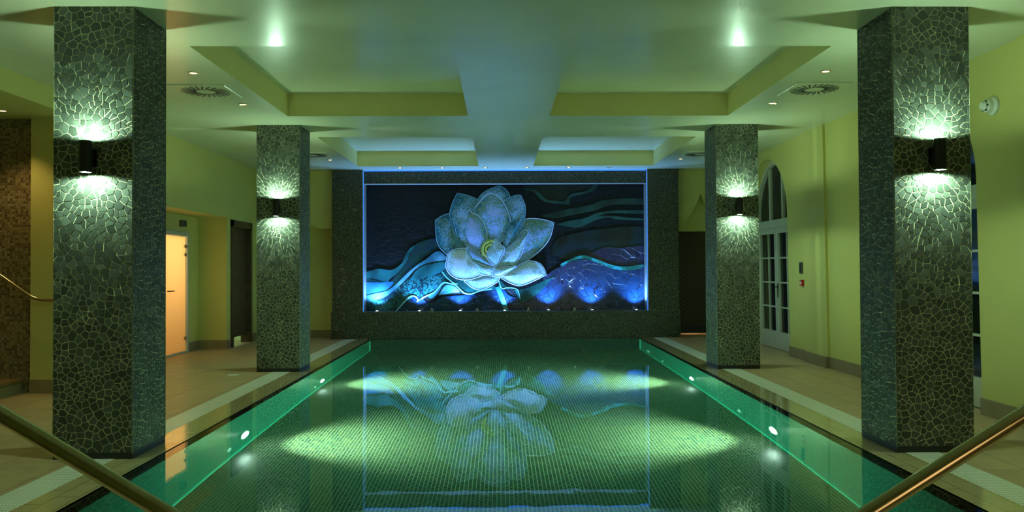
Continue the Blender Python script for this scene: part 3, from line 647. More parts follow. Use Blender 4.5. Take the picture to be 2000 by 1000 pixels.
structure(MB().box(3.4, 5.0, 17.4, 17.5, 0, 2.4).build('wall_lobby', M['wall']))
spot('lobby_lamp', (4.1, 17.0, .5), (0, -.5, -.5), 12, (1, .6, .25), 1.8, .5, .1)

# ------------------------------------------------------------------ swimming pool
pool = thing('swimming_pool', 'long deck-level swimming pool of green mosaic filled with still water between the pillars', 'pool', (0, 9.35, 0))
def pz(y): return -1.56 - .037 * (y - 6.3)
def pb(name, b, mat, par=None, **k):
    b.v = [(x, y - 9.35, z) for x, y, z in b.v]; return b.build(name, mat, par or pool, **k)
b = MB(); T = .12
b.add([(PL, PY0, pz(PY0)), (PR, PY0, pz(PY0)), (PR, PY1, pz(PY1)), (PL, PY1, pz(PY1)), (PL, PY0, -2.2), (PR, PY0, -2.2), (PR, PY1, -2.2), (PL, PY1, -2.2)],
      [(0, 1, 2, 3), (7, 6, 5, 4), (0, 4, 5, 1), (1, 5, 6, 2), (2, 6, 7, 3), (3, 7, 4, 0)])
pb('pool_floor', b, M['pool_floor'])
BZ = -.20
pb('pool_wall', MB().box(PL - T, PL, PY0, PY1, -2.2, BZ), M['pool_wall_x'])
pb('pool_wall', MB().box(PR, PR + T, PY0, PY1, -2.2, BZ), M['pool_wall_x'])
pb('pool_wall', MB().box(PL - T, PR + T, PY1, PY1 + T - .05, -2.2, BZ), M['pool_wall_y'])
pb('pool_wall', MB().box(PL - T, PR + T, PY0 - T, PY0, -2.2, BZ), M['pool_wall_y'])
pb('waterline_band', MB().box(PL - T, PL, PY0, PY1, BZ, -.001), M['band_x'])
pb('waterline_band', MB().box(PR, PR + T, PY0, PY1, BZ, -.001), M['band_x'])
pb('waterline_band', MB().box(PL - T, PR + T, PY1, PY1 + T - .05, BZ, -.001), M['band_y'])
for x in (PL, PR):
    s = 1 if x < 0 else -1
    xa, xb = sorted((x, x + s * .018))
    b = MB(); b.add([(xa, PY0, pz(PY0)), (xb, PY0, pz(PY0)), (xb, PY1, pz(PY1)), (xa, PY1, pz(PY1)), (xa, PY0, pz(PY0) + .018), (xb, PY0, pz(PY0) + .018), (xb, PY1, pz(PY1) + .018), (xa, PY1, pz(PY1) + .018)],
        [(0, 1, 2, 3), (7, 6, 5, 4), (0, 4, 5, 1), (1, 5, 6, 2), (2, 6, 7, 3), (3, 7, 4, 0)])
    pb('corner_trim', b, M['trim'])
    pb('corner_trim', MB().box(xa, xb, PY1 - .018, PY1, pz(PY1), -.21), M['trim'])
# water (a closed body a little larger than the basin so its sides are buried)
W = MB().box(PL - .004, PR + .004, PY0 - .004, PY1 + .004, -2.1, -.006)
pb('water', W, M['water'])

# underwater lamps and inlets
M['lens'] = emit('pool lamp lens', (1, 1, .80), 75.0)
M['lensring'] = plain('white lamp ring', (.75, .8, .75), .3)
M['lensoff'] = plain('unlit lamp lens', (.25, .75, .6), .3)
def pool_lamp(x, y, z, on, label):
    s = 1 if x < 0 else -1
    t = thing('pool_lamp', label, 'lamp', (x, y, z), 0 if s > 0 else PI, 'underwater lamps')
    rg = MB().lathe([(.0, -.03), (.135, -.03), (.135, .012), (.128, .018), (.112, .018), (.108, .006), (0, .006)], 'x', 32).build('lamp_ring', M['lensring'], t, .6)
    MB().lathe([(.106, .007), (.09, .02), (.05, .03), (0, .033)], 'x', 32).build('lamp_lens', M['lens'] if on else M['lensoff'], rg, .8)
    if on: spot('pool_lamp_light', (.07, 0, 0), (1, .26 * s, -.07), POOL_W, POOL_COL, math.radians(106), 1.0, .05, t)
    return t
pool_lamp(PL, 8.02, -1.20, True, 'lit round underwater lamp on the left pool wall, nearest the camera')
pool_lamp(PL, 11.48, -1.36, True, 'lit round underwater lamp on the left pool wall, beyond the far left pillar')
pool_lamp(PR, 8.02, -1.20, True, 'lit round underwater lamp on the right pool wall, nearest the camera')
pool_lamp(PR, 11.44, -1.36, True, 'lit round underwater lamp on the right pool wall, level with the far right pillar')
pool_lamp(PR, 14.86, -1.47, False, 'unlit green underwater lamp at the far right corner of the pool')
def inlet(x, y, z, label):
    t = thing('pool_inlet', label, 'inlet', (x, y, z), 0 if x < 0 else PI, 'water inlets in the pool walls')
    rg = MB().lathe([(0, -.01), (.055, -.01), (.055, .008), (.05, .012), (.034, .012), (.03, .004), (0, .004)], 'x', 24).build('inlet_ring', M['lensring'], t, .6)
    MB().lathe([(0, .012), (.014, .012), (.016, .003)], 'x', 16).build('inlet_nozzle', M['lensring'], rg, .6)
inlet(PL, 7.58, -1.33, 'small white water inlet beside the nearest left underwater lamp')
inlet(PL, 11.08, -1.49, 'small white water inlet beside the farther left underwater lamp')
inlet(PR, 9.18, -1.40, 'small white water inlet between the two lit right underwater lamps')
inlet(PR, 13.55, -1.55, 'small greenish water inlet beside the unlit lamp at the far right')

# ------------------------------------------------------------------ pillars clad with real broken tiles
def voronoi_cells(w, h, size, seed):
    rnd = random.Random(seed); cell = size; pts = []; grid = {}
    tries = int(w * h / (size * size) * 14)
    for _ in range(tries):
        x, y = rnd.random() * w, rnd.random() * h
        r = size * rnd.choice((.36, .55, .8, 1.0, 1.15))
        gx, gy = int(x / cell), int(y / cell); ok = True
        for i in range(gx - 2, gx + 3):
            for j in range(gy - 2, gy + 3):
                for (a, b_, rr) in grid.get((i, j), ()):
                    if (a - x) ** 2 + (b_ - y) ** 2 < ((r + rr) * .5) ** 2: ok = False; break
                if not ok: break
            if not ok: break
        if ok: grid.setdefault((gx, gy), []).append((x, y, r)); pts.append((x, y))
    g2 = {}
    for p in pts: g2.setdefault((int(p[0] / cell), int(p[1] / cell)), []).append(p)
    cells = []
    for (x, y) in pts:
        poly = [(max(0, x - .2), max(0, y - .2)), (min(w, x + .2), max(0, y - .2)), (min(w, x + .2), min(h, y + .2)), (max(0, x - .2), min(h, y + .2))]
        gx, gy = int(x / cell), int(y / cell)
        nb = [q for i in range(gx - 4, gx + 5) for j in range(gy - 4, gy + 5) for q in g2.get((i, j), ()) if q != (x, y)]
        nb.sort(key=lambda q: (q[0] - x) ** 2 + (q[1] - y) ** 2)
        for (a, b_) in nb[:26]:
            mx_, my = (a + x) / 2, (b_ + y) / 2; nx, ny = a - x, b_ - y
            out = []; n = len(poly)
            ds = [(p[0] - mx_) * nx + (p[1] - my) * ny for p in poly]
            if max(ds) <= 0: continue
            for i in range(n):
                p, q, dp, dq = poly[i], poly[(i + 1) % n], ds[i], ds[(i + 1) % n]
                if dp <= 0: out.append(p)
                if dp * dq < 0:
                    t = dp / (dp - dq); out.append((p[0] + (q[0] - p[0]) * t, p[1] + (q[1] - p[1]) * t))
            poly = out
            if len(poly) < 3: break
        if len(poly) >= 3: cells.append(poly)
    return cells
def inset(poly, d):
    n = len(poly); out = []
    for i in range(n):
        p0, p1, p2 = Vector(poly[i - 1]), Vector(poly[i]), Vector(poly[(i + 1) % n])
        e1, e2 = (p1 - p0), (p2 - p1)
        if e1.length < 1e-6 or e2.length < 1e-6: return None
        e1.normalize(); e2.normalize()
        n1, n2 = Vector((-e1.y, e1.x)), Vector((-e2.y, e2.x))
        bis = n1 + n2
        if bis.length < 1e-4: return None
        bis.normalize(); k = d / max(.45, bis.dot(n1)); out.append(tuple(p1 + bis * k))
    # reject if flipped
    ar = sum(out[i - 1][0] * out[i][1] - out[i][0] * out[i - 1][1] for i in range(n))
    if ar < 2e-4 * .6: return None
    for i in range(n):
        a = Vector(out[i]) - Vector(out[i - 1]); b_ = Vector(poly[i]) - Vector(poly[i - 1])
        if a.dot(b_) <= 0: return None
    return out
def dedupe(poly, eps=.0035):
    out = []
    for p in poly:
        if not out or (p[0] - out[-1][0]) ** 2 + (p[1] - out[-1][1]) ** 2 > eps * eps: out.append(p)
    if len(out) > 2 and (out[0][0] - out[-1][0]) ** 2 + (out[0][1] - out[-1][1]) ** 2 < eps * eps: out.pop()
    return out
def cladding(name, w, h, size, seed, parent):
    """four faces of broken tiles around a square pillar, centred on the origin, z from .05 to h"""
    rnd = random.Random(seed + 99); V, Fc, Mi, tone = [], [], [], []
    key = {}
    z0 = .045
    for side in range(4):
        a = side * PI / 2; ca, sa = round(math.cos(a)), round(math.sin(a))
        def P(u, v, d):
            x, y = u - w / 2, -(w / 2 - .006 + d)
            return (x * ca - y * sa, x * sa + y * ca, v + z0)
        def vert(p):
            k = (round(p[0], 4), round(p[1], 4), round(p[2], 4))
            if k not in key: key[k] = len(V); V.append(p)
            return key[k]
        for poly in voronoi_cells(w, h - z0, size, seed * 10 + side):
            n = len(poly)
            c0 = [vert(P(u, v, 0)) for u, v in poly]
            pd = dedupe(poly)
            g_ = rnd.uniform(.0012, .0029)
            q = inset(pd, g_) if len(pd) >= 3 else None
            top = inset(pd, g_ + .0018) if q else None
            if not top:
                pd = dedupe(poly, .006)
                if len(pd) >= 3:
                    cx = sum(p[0] for p in pd) / len(pd); cy = sum(p[1] for p in pd) / len(pd)
                    rr = min(math.hypot(p[0] - cx, p[1] - cy) for p in pd)
                    if rr > .006:
                        q = [(p[0] + (cx - p[0]) * min(.6, .0045 / math.hypot(p[0] - cx, p[1] - cy)), p[1] + (cy - p[1]) * min(.6, .0045 / math.hypot(p[0] - cx, p[1] - cy))) for p in pd]
                        top = [(p[0] + (cx - p[0]) * .12, p[1] + (cy - p[1]) * .12) for p in q]
            if not top:
                Fc.append(c0); Mi.append(0); tone.append(.5); continue
            tn = rnd.random(); ht = rnd.uniform(.0030, .0042); tx, ty = rnd.uniform(-.03, .03), rnd.uniform(-.03, .03)
            cx = sum(p[0] for p in top) / len(top); cy = sum(p[1] for p in top) / len(top)
            iq = [len(V) + i for i in range(len(q))]; V += [P(u, v, .0002) for u, v in q]
            it = [len(V) + i for i in range(len(q))]; V += [P(u, v, max(.0025, ht + (u - cx) * tx + (v - cy) * ty)) for u, v in top]
            m_ = len(q)
            # grout ring between the shared cell outline and the tile
            if len(pd) == n and all(pd[i] == poly[i] for i in range(n)):
                for i in range(n): Fc.append([c0[i], c0[(i + 1) % n], iq[(i + 1) % m_], iq[i]]); Mi.append(0); tone.append(.5)
            else:
                # outline vertices that were merged: walk round with a fan
                idx = [poly.index(p) for p in pd]
                for i in range(m_):
                    s_, e_ = idx[i], idx[(i + 1) % m_]
                    chain = [c0[s_]]; k_ = s_
                    while k_ != e_: k_ = (k_ + 1) % n; chain.append(c0[k_])
                    Fc.append(chain + [iq[(i + 1) % m_], iq[i]]); Mi.append(0); tone.append(.5)
            for i in range(m_): Fc.append([iq[i], iq[(i + 1) % m_], it[(i + 1) % m_], it[i]]); Mi.append(1); tone.append(tn)
            Fc.append(it); Mi.append(1); tone.append(tn)
    clean = [(f, m_, t) for f, m_, t in zip(Fc, Mi, tone) if len(set(f)) == len(f) and len(f) >= 3]
    me = bpy.data.meshes.new(name); me.from_pydata(V, [], [c[0] for c in clean])
    me.materials.append(M['grout']); me.materials.append(M['slate'])
    me.polygons.foreach_set('material_index', [c[1] for c in clean])
    at_ = me.attributes.new('tone', 'FLOAT', 'FACE'); at_.data.foreach_set('value', [c[2] for c in clean])
    me.update()
    o = bpy.data.objects.new(name, me); COL.objects.link(o); o.parent = parent
    return o
PW = .5886
def pillar(x, y, seed, rz, label, first=None):
    if first: return dup(first, (x, y, 0), rz, label)
    t = thing('pillar', label, 'pillar', (x, y, 0), rz, 'slate clad pillars beside the pool')
    MB().box(-PW / 2 + .012, PW / 2 - .012, -PW / 2 + .012, PW / 2 - .012, 0, H).build('core', M['grout'], t)
    MB().box(-PW / 2 + .004, PW / 2 - .004, -PW / 2 + .004, PW / 2 - .004, 0, .05).build('shadow_gap_plinth', M['black'], t)  # black strip paints the shadow gap below the cladding
    cladding('mosaic_cladding', PW, H, .060, seed, t)
    return t
XLc, XRc = -2.7207 - PW / 2, 2.9668 + PW / 2
Y1c, Y2c, Y0c = 5.9164 + PW / 2, 10.8211 + PW / 2, 1.0117 + PW / 2
pA = pillar(XLc, Y1c, 1, 0, 'square pillar of broken dark slate tiles, nearest on the left of the pool')
pB = pillar(XRc, Y1c, 2, 0, 'square pillar of broken dark slate tiles, nearest on the right of the pool')
pC = pillar(XLc, Y2c, 0, PI, 'square pillar of broken dark slate tiles, farther one on the left of the pool', first=pB)
pD = pillar(XRc, Y2c, 0, PI, 'square pillar of broken dark slate tiles, farther one on the right of the pool', first=pA)
pE = pillar(XLc, Y0c, 0, PI / 2, 'square pillar of broken dark slate tiles on the left, added out of view beside the camera', first=pB)  # unseen third pair of pillars, added to carry fill lamps
pF = pillar(XRc, Y0c, 0, PI / 2, 'square pillar of broken dark slate tiles on the right, added out of view beside the camera', first=pA)

# wall lamps: open tube shining up and down
M['lampglow'] = emit('lamp glass', (.8, 1, .9), 12.0)
def make_sconce(label, loc, rz):
    t = thing('wall_lamp', label, 'lamp', loc, rz, 'up and down lamps on the pillars')
    # local: pillar face at y=0, lamp towards -y
    R, hh = .043, .115
    tb = MB().lathe([(R, -hh), (R, hh), (R - .004, hh), (R - .004, -hh)], 'z', 28, (0, -.105, 0), closed=True).build('lamp_tube', M['darkmetal'], t, .6)
    b = MB(); b.box(-.017, .017, -.066, -.012, -.045, .045); bk = b.build('bracket', M['darkmetal'], t)
    b = MB(); b.box(-.03, .03, -.012, .0, -.065, .065); b.build('back_plate', M['darkmetal'], bk)
    for s in (-1, 1):
        MB().lathe([(0, s * (hh - .022)), (R - .004, s * (hh - .022))], 'z', 24, (0, -.105, 0)).build('lamp_glass', M['lampglow'], tb)
        spot('wall_lamp_light', (0, -.105, s * (hh - .010)), (0, 0, s), SCONCE_W, SCONCE_COL, math.radians(174), .25, .026, t)
    return t
ZS = 2.225
sc0 = make_sconce('dark tube lamp shining up and down on the nearest left pillar, facing the camera', (XLc, Y1c - PW / 2 - .002, ZS), 0)
def sc(x, y, rz, lab): return dup(sc0, (x, y, ZS), rz, lab)
g = PW / 2 + .002
sc(XRc, Y1c - g, 0, 'dark tube lamp shining up and down on the nearest right pillar, facing the camera')
sc(XLc, Y2c - g, 0, 'dark tube lamp shining up and down on the farther left pillar, facing the camera')
sc(XRc, Y2c - g, 0, 'dark tube lamp shining up and down on the farther right pillar, facing the camera')
for x, y, w_ in ((XLc, Y1c, 'nearest left'), (XRc, Y1c, 'nearest right'), (XLc, Y2c, 'farther left'), (XRc, Y2c, 'farther right')):
    sc(x, y + g, PI, 'dark tube lamp on the hidden back face of the %s pillar' % w_)
sc(XLc, Y0c + g, PI, 'dark tube lamp added as unseen fill light on the left pillar beside the camera')  # this lamp and the next are added to brighten the near area
sc(XRc, Y0c + g, PI, 'dark tube lamp added as unseen fill light on the right pillar beside the camera')

# ------------------------------------------------------------------ mural surround
FX0, FX1, OX0, OX1, OZ, FY = -3.3268, 3.5654, -2.7272, 2.955, .533, 15.76
sur = thing('mural_surround', 'dark broken-slate surround framing the lotus mural at the end of the pool', 'surround', (0, FY, 0))
def sb(name, *a, mat='frame_slate'):
    b = MB(); b.box(*a); b.v = [(x, y - FY, z) for x, y, z in b.v]; return b.build(name, M[mat], sur)
sb('pilaster', FX0, OX0, FY, FY + .60, OZ, H); sb('pilaster', OX1, FX1, FY, FY + .60, OZ, H)
sb('base_wall', FX0 - .02, FX1 + .02, FY - .015, FY + .60, 0, OZ)
sb('lintel', OX0, OX1, FY + .12, FY + .30, 3.10, H)
sb('reveal', OX0 - .001, OX0 + .012, FY + .004, FY + .42, OZ, H - .001, mat='reveal'); sb('reveal', OX1 - .012, OX1 + .001, FY + .004, FY + .42, OZ, H - .001, mat='reveal')
sb('reveal', OX0, OX1, FY + .122, FY + .298, 3.088, 3.10, mat='reveal')

sb('led_strip', OX0 + .02, OX1 - .02, FY + .104, FY + .118, H - .018, H - .004, mat='led')
for x in (OX0 + .014, OX1 - .022): sb('led_strip', x, x + .008, FY + .002, FY + .012, OZ + .01, H - .02, mat='led')

# ------------------------------------------------------------------ lotus mural
MY = 16.15
mur = thing('lotus_mural', 'large relief mosaic mural of a pale lotus flower on dark water, lit blue', 'mural', (0, MY, OZ))
def mp(name, b, mat, **k):
    b.v = [(x, y - MY, z - OZ) for x, y, z in b.v]; return b.build(name, mat, mur, **k)
mp('backing', MB().box(OX0 - .02, OX1 + .02, MY, MY + .1, OZ, H), M['backing'])
def smooth_loop(pts, n=5):
    """closed Catmull-Rom, sharp at the first point"""
    P = [Vector(p) for p in pts]; N = len(P); out = []
    ext = [P[0] * 2 - P[1]] + P + [P[0], P[0] * 2 - P[-1]]
    for i in range(1, N + 1):
        a, b_, c, d = ext[i - 1], ext[i], ext[i + 1], ext[i + 2]
        for k in range(n):
            t = k / n
            out.append(.5 * ((2 * b_) + (c - a) * t + (2 * a - 5 * b_ + 4 * c - d) * t * t + (3 * b_ - a - 3 * c + d) * t ** 3))
    return out
def clampp(p, m=.0): return Vector((min(max(p.x, OX0 + m), OX1 - m), min(max(p.y, OZ + .001), 3.30)))
CENT = Vector((.08, 1.45))
for tone, depth, pts in PETALS:
    L = smooth_loop(pts, 5); n = len(L)
    A = sum((L[i - 1].x * L[i].y - L[i].x * L[i - 1].y) for i in range(n)) / 2
    c = Vector((0, 0))
    for i in range(n):
        k = L[i - 1].x * L[i].y - L[i].x * L[i - 1].y; c += (L[i - 1] + L[i]) * k
    c /= 6 * A
    size = math.sqrt(abs(A))
    base = MY - .012 * depth; th = .016 + .03 * min(1, size)
    rimw = .016 if tone in 'mlw' else .014
    rings = []; rads = []
    def ring(f, off, y, r):
        vs = []
        for p in L:
            q = p
            if off:
                d = (c - p); q = p + d * min(.5, off / max(d.length, .001))
            q = q + (c - q) * f
            # the petal lifts towards its tip
            lift = .022 * min(1.5, (q - CENT).length)
            vs.append((q.x, y - lift, q.y))
        rings.append(vs); rads.append(r)
    ring(0, 0, MY - .001 + 0, 0); ring(0, 0, base - th * .35, 0); ring(0, rimw * .4, base - th * .5, 0)
    ring(0, rimw, base - th * .5, 0); ring(0, rimw + .012, base - th * .38, .05)
    for f, dd, r in ((.22, .75, .35), (.48, 1.0, .65), (.75, 1.12, .9)): ring(f, rimw + .012, base - th * dd, r)
    b = MB()
    for vs in rings: b.v += vs
    for k in range(len(rings) - 1):
        for i in range(n):
            j = (i + 1) % n; b.f.append([k * n + i, k * n + j, (k + 1) * n + j, (k + 1) * n + i]); b.m.append(2 if k == 3 else 1 if k < 4 else 0)
    b.v.append((c.x, base - th * 1.15 - .022 * min(1.5, (c - CENT).length), c.y)); ci = len(b.v) - 1
    for i in range(n): b.f.append([(len(rings) - 1) * n + i, (len(rings) - 1) * n + (i + 1) % n, ci]); b.m.append(0)
    o = mp('petal', b, [M['petal_' + tone], M['rim'] if tone in 'mlw' else M['rimdark'], M['rimshade']], smooth=.7)
    at_ = o.data.attributes.new('rad', 'FLOAT', 'POINT')
    at_.data.foreach_set('value', [r for r in rads for _ in range(n)] + [1.0])
def flat_piece(name, key, t, pts):
    L = [clampp(p) for p in smooth_loop(pts, 4)]
    b = MB(); b.prism([(p.x, p.y) for p in L], 'y', MY + .001, MY - t)
    return mp(name, b, M[key])
for name, key, t, pts in BANDS: flat_piece(name, key, t, pts)
def strip(name, w, key, pts, t, taper=False):
    P = [Vector(p) for p in pts]
    ext = [P[0] * 2 - P[1]] + P + [P[-1] * 2 - P[-2]]; Q = []
    for i in range(1, len(P)):
        a, b_, c, d = ext[i - 1], ext[i], ext[i + 1], ext[i + 2]
        for k in range(6):
            u = k / 6; Q.append(.5 * ((2 * b_) + (c - a) * u + (2 * a - 5 * b_ + 4 * c - d) * u * u + (3 * b_ - a - 3 * c + d) * u ** 3))
    Q.append(P[-1]); Lf, Rt = [], []
    for i, q in enumerate(Q):
        d = (Q[min(i + 1, len(Q) - 1)] - Q[max(i - 1, 0)]).normalized(); nn = Vector((-d.y, d.x)) * w / 2
        Lf.append(clampp(q + nn)); Rt.append(clampp(q - nn))
    loop = Lf + Rt[::-1]
    b = MB(); n = len(Q)
    vs = [(p.x, MY + .001, p.y) for p in loop] + [(p.x, MY - t, p.y) for p in loop]
    m_ = len(loop)
    fs = [(i, (i + 1) % m_, (i + 1) % m_ + m_, i + m_) for i in range(m_)]
    fs += [(i + m_, i + 1 + m_, m_ - 2 - i + m_, m_ - 1 - i + m_) for i in range(n - 1)]
    b.add(vs, fs); return mp(name, b, M[key])
for name, w, key, pts in LINES:
    strip(name, .095 if name == 'stem' else w * .7, 'stem' if name == 'stem' else 'leafrim', pts, .040)
# seed head: rings
(sx, sz), (ex, _) = SEED
b = MB(); cy = MY - .088
prof = [(.0, .018), (.035, .02), (.05, .012), (.085, .012), (.09, .022), (.10, .022), (.125, .008), (.15, .008), (.16, .024), (.20, .02), (.21, -.05)]
b.lathe([(r, -h) for r, h in prof], 'y', 40, (sx + .05, cy, sz)); b.m = [(1 if (i // 40) in (2, 6) else 0) for i in range(len(b.f))]
mp('seed_head', b, [M['seed'], M['seeddark']], smooth=.6)

# uplights on the mural ledge
M['bluelens'] = emit('blue-white lamp lens', (.6, .8, 1), 6.0)
def uplight(x, label, first=[None]):
    if first[0]: return dup(first[0], (x, 15.94, OZ), 0, label)
    t = thing('ledge_uplight', label, 'lamp', (x, 15.94, OZ), 0, 'uplights along the mural ledge')
    rg = MB().lathe([(.0, .0), (.038, .0), (.038, .012), (.028, .014), (0, .014)], 'z', 20).build('lamp_ring', M['chrome'], t, .6)
    MB().lathe([(.027, .0142), (.015, .019), (0, .02)], 'z', 16).build('lamp_lens', M['bluelens'], rg, .8)
    spot('ledge_uplight_light', (0, 0, .035), (0, .15, 1), MURAL_W, MURAL_COL, math.radians(112), .8, .025, t)
    first[0] = t; return t
ords = ['leftmost', 'second from the left', 'third from the left', 'middle', 'third from the right', 'second from the right', 'rightmost']
for x, w_ in zip((-2.47, -1.62, -.80, .09, .97, 1.85, 2.74), ords):
    uplight(x, 'small round blue uplight on the mural ledge, %s' % w_)
def marker(x, label, first=[None]):
    if first[0]: return dup(first[0], (x, 15.80, OZ), 0, label)
    t = thing('lamp_bracket', label, 'bracket', (x, 15.80, OZ), 0, 'triangular brackets on the mural ledge')
    b = MB(); o_ = [(-.036, .0), (0, .078), (.036, .0)]; i_ = [(-.020, .010), (0, .052), (.020, .010)]
    vs = [(p[0], y, p[1]) for y in (-.008, .008) for p in o_ + i_]
    fs = []
    for i in range(3):
        j = (i + 1) % 3; fs += [(i, j, j + 3, i + 3), (i + 6, i + 9, j + 9, j + 6), (i, i + 6, j + 6, j), (i + 3, j + 3, j + 9, i + 9)]
    b.add(vs, fs); b.build('triangle_frame', M['white'], t)
    MB().lathe([(.0, .0), (.014, .0), (.014, .03), (.0, .03)], 'z', 12, (0, .03, 0)).build('lamp_base', M['darkmetal'], t, .6)
    first[0] = t; return t
for x, w_ in zip((-1.36, -.46, .56, 1.48), ('leftmost of the four', 'left of the lotus stem', 'right of the lotus stem', 'rightmost of the four')):
    marker(x, 'tiny white triangular bracket on the mural ledge, %s' % w_)

# ------------------------------------------------------------------ ceiling fittings
M['bulb'] = emit('warm lamp', (1, .62, .22), 9.0)
M['brassring'] = plain('pale lamp ring', (.5, .42, .24), .3, .7)
M['boff'] = plain('unlit lamp', (.15, .15, .14), .3)
def downlight(x, y, z, label, on=True, group='recessed ceiling downlights', W=None):
    t = thing('downlight', label, 'ceiling light', (x, y, z), 0, group)
    rg = MB().lathe([(.052, .0), (.052, -.006), (.044, -.010), (.036, -.006), (.034, -.002), (.036, .02)], 'z', 24).build('lamp_ring', M['brassring'], t, .6)
    MB().lathe([(0, -.003), (.033, -.003), (.033, .02), (0, .02)], 'z', 20).build('bulb', M['bulb'] if on else M['boff'], rg, .6)
    if on: spot('downlight_light', (0, 0, -.02), (0, 0, -1), W or DOWN_W, DOWN_COL, math.radians(95), .8, .03, t)
    return t
for x, y, lab in ((-3.05, 7.93, 'near end of the left aisle, before the square vent'), (-3.05, 9.45, 'left aisle, just beyond the nearer square vent'), (-3.05, 14.30, 'far end of the left aisle'),
                  (3.28, 7.89, 'near end of the right aisle, before the square vent'), (3.28, 9.43, 'right aisle, just beyond the nearer square vent'), (3.28, 14.29, 'far end of the right aisle')):
    downlight(x, y, H, 'small warm recessed downlight, ' + lab)
for x, y, lab in ((-3.05, 3.03, 'left side, close to the pillar beside the camera'), (-3.05, 4.55, 'left side, in front of the nearest left pillar'), (3.28, 3.0, 'right side, close to the pillar beside the camera'), (3.28, 4.53, 'right side, in front of the nearest right pillar')):
    downlight(x, y, H, 'small warm fill downlight added out of view overhead, ' + lab)  # unseen extra downlights, added for near light and rail highlights
for x, lab, on in ((-1.94, 'leftmost above the mural', True), (-1.12, 'second from the left above the mural', True), (-.28, 'third from the left above the mural', True),
               (.53, 'third from the right above the mural', True), (1.35, 'second from the right above the mural', True), (2.14, 'unlit rightmost one above the mural', False)):
    downlight(x, 15.46, H, 'small recessed downlight in the ceiling, ' + lab, on, W=1.0)
downlight(-5.40, 8.68, 3.135, 'small warm downlight in the stair alcove soffit at the left edge', W=ALCOVE_W)
downlight(-6.6, 7.6, 3.135, 'small warm downlight deeper in the stair alcove', W=ALCOVE_W)

def vent(x, y, label, first=[None]):
    if first[0]: return dup(first[0], (x, y, H), 0, label)
    t = thing('ceiling_vent', label, 'vent', (x, y, H), 0, 'square swirl vents in the ceiling')
    s = .305
    MB().box(-s, s, -s, s, -.012, 0).build('vent_plate', M['ceil'], t, bevel=.004)
    N = 24
    for k in range(N):
        a = 2 * PI * k / N; tw = .35
        r0, r1, hw = .105, .262, .0095
        dx, dy = math.cos(a), math.sin(a); ex, ey = math.cos(a + tw), math.sin(a + tw)
        p0 = Vector((dx * r0, dy * r0)); d = Vector((ex, ey)).normalized(); p1 = p0 + d * (r1 - r0); nn = Vector((-d.y, d.x)) * hw
        b = MB(); b.prism([tuple(p0 + nn), tuple(p0 - nn), tuple(p1 - nn), tuple(p1 + nn)], 'z', -.0145, -.011); b.build('slot', M['black'], t)
    first[0] = t; return t
vent(-3.225, 8.74, 'white square ceiling vent with radial black slots, nearer one on the left')
vent(3.475, 8.67, 'white square ceiling vent with radial black slots, nearer one on the right')
vent(-3.225, 13.66, 'white square ceiling vent with radial black slots, far one on the left')
vent(3.475, 13.66, 'white square ceiling vent with radial black slots, far one on the right')

# ------------------------------------------------------------------ near handrails
def handrail(s, label):
    t = thing('handrail', label, 'handrail', (0, 2.05, 0), 0)
    sx = 1 if s > 0 else -1
    off = .0 if s > 0 else .0
    # passes (-1.278,1.032) and (-.862,.780) on the left, mirrored values on the right
    if s < 0: a, b_ = (-1.278, 1.032), (-.862, .780)
    else: a, b_ = (1.362, 1.011), (.956, .763)
    sl = (a[1] - b_[1]) / (a[0] - b_[0])
    def zz(x): return a[1] + (x - a[0]) * sl
    xt, xl = sx * 1.95, sx * .50
    path = [(xt, 0, .012), (xt, 0, zz(xt)), (xl, 0, zz(xl)), (xl, 0, .012)]
    MB().tube(fillet(path, .16, 10), .0212, 24).build('rail_tube', M['rail'], t, .8)
    for x in (xt, xl):
        MB().lathe([(.022, .03), (.03, .022), (.055, .012), (.058, .0), (0, 0)], 'z', 28, (x, 0, 0)).build('base_flange', M['rail'], t, .6)
handrail(-1, 'polished metal handrail sloping down across the lower left corner')
handrail(1, 'polished metal handrail sloping down across the lower right corner')

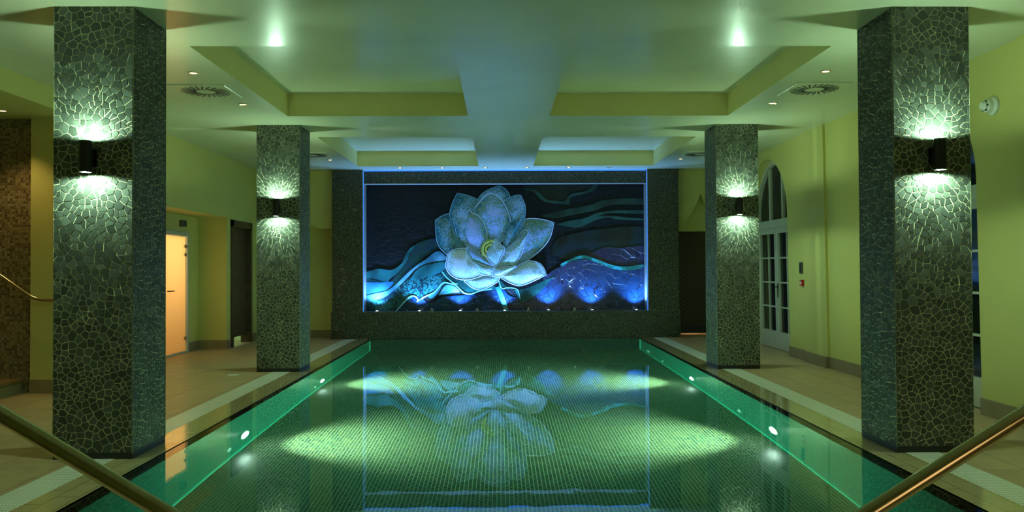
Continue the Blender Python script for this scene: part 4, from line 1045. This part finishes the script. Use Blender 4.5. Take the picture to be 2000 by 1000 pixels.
# ------------------------------------------------------------------ stair alcove
st = thing('staircase', 'stone stair with wooden treads rising to the left in the alcove', 'stairs', (-5.44, 7.86, 0))
M['tread'] = plain('tread wood', (.22, .13, .05), .4, var=.25, scale=10)
M['riser'] = plain('riser stone', (.20, .20, .10), .6, var=.15)
for k in range(6):
    x1 = -.0 - .31 * k
    MB().box(x1 - .31, x1 - .012, -1.7, 1.28, .0, .165 * (k + 1) - .03).build('riser', M['riser'], st)
    MB().box(x1 - .31, x1 + .015, -1.7, 1.29, .165 * (k + 1) - .03, .165 * (k + 1)).build('tread', M['tread'], st)
t = thing('handrail', 'brass-coloured wall handrail beside the stair, bending up to the left', 'handrail', (-5.1, 9.0, 1.06))
b = MB(); b.tube(fillet([(.42, .0, .0), (-.12, 0, .0), (-1.7, 0, 1.12)], .12, 8), .019, 16); b.build('rail_tube', M['rail'], t, .8)
for x, z in ((.2, 0), (-.35, .16), (-1.3, .84)):
    b = MB(); b.tube([(x, 0, z - .015), (x, .05, z - .06), (x, .19 if x < -.05 else .10, z - .06)], .007, 8); b.build('bracket', M['rail'], t)

# ------------------------------------------------------------------ fixtures on the walls
t = thing('wall_speaker', 'small dark square box on the wall above the frosted glass door', 'box', (-5.30, 13.25, 2.16))
MB().box(0, .07, -.075, .075, -.055, .055).build('housing', M['greybox'], t, bevel=.006)
MB().box(.07, .074, -.062, .062, -.043, .043).build('grille', M['black'], t)
def on_right(y, z): return (RW + lean(z), y, z)
x, y, z = on_right(11.80, 1.38)
t = thing('wall_panel', 'narrow dark panel on the right wall above the red call point', 'panel', (x - .0, y, z))
MB().box(-.028, .0, -.045, .045, -.085, .085).build('housing', M['greybox'], t, bevel=.004)
MB().box(-.031, -.028, -.03, .03, -.065, .06).build('display', M['black'], t)
x, y, z = on_right(11.76, 1.155)
t = thing('fire_call_point', 'small red fire call point on the right wall below the dark panel', 'alarm', (x, y, z))
MB().box(-.04, .0, -.045, .045, -.045, .045).build('housing', M['red'], t, bevel=.004)
MB().box(-.043, -.04, -.024, .024, -.022, .02).build('glass', M['plastic'], t)
x, y, z = on_right(7.12, 2.85)
t = thing('smoke_detector', 'white round detector sticking out high on the right wall', 'detector', (x, y, z))
MB().lathe([(0, 0), (.085, 0), (.085, -.02), (.065, -.04), (.060, -.075), (.045, -.08)], 'x', 28).build('base', M['plastic'], t, .6)
MB().lathe([(.045, -.075), (.046, -.10), (.03, -.12), (0, -.125)], 'x', 24).build('sensor', M['plastic'], t, .7)
for k in range(6):
    a = PI * k / 3; MB().box(-.099, -.082, math.cos(a) * .046 - .006, math.cos(a) * .046 + .006, math.sin(a) * .046 - .006, math.sin(a) * .046 + .006).build('slot', M['black'], t)
tag(MB().box(-3.60, -3.46, 10.48, 10.60, 0, .004).build('floor_plate', M['plastic']), 'small pale square plate set in the floor by the far left pillar', 'floor plate')
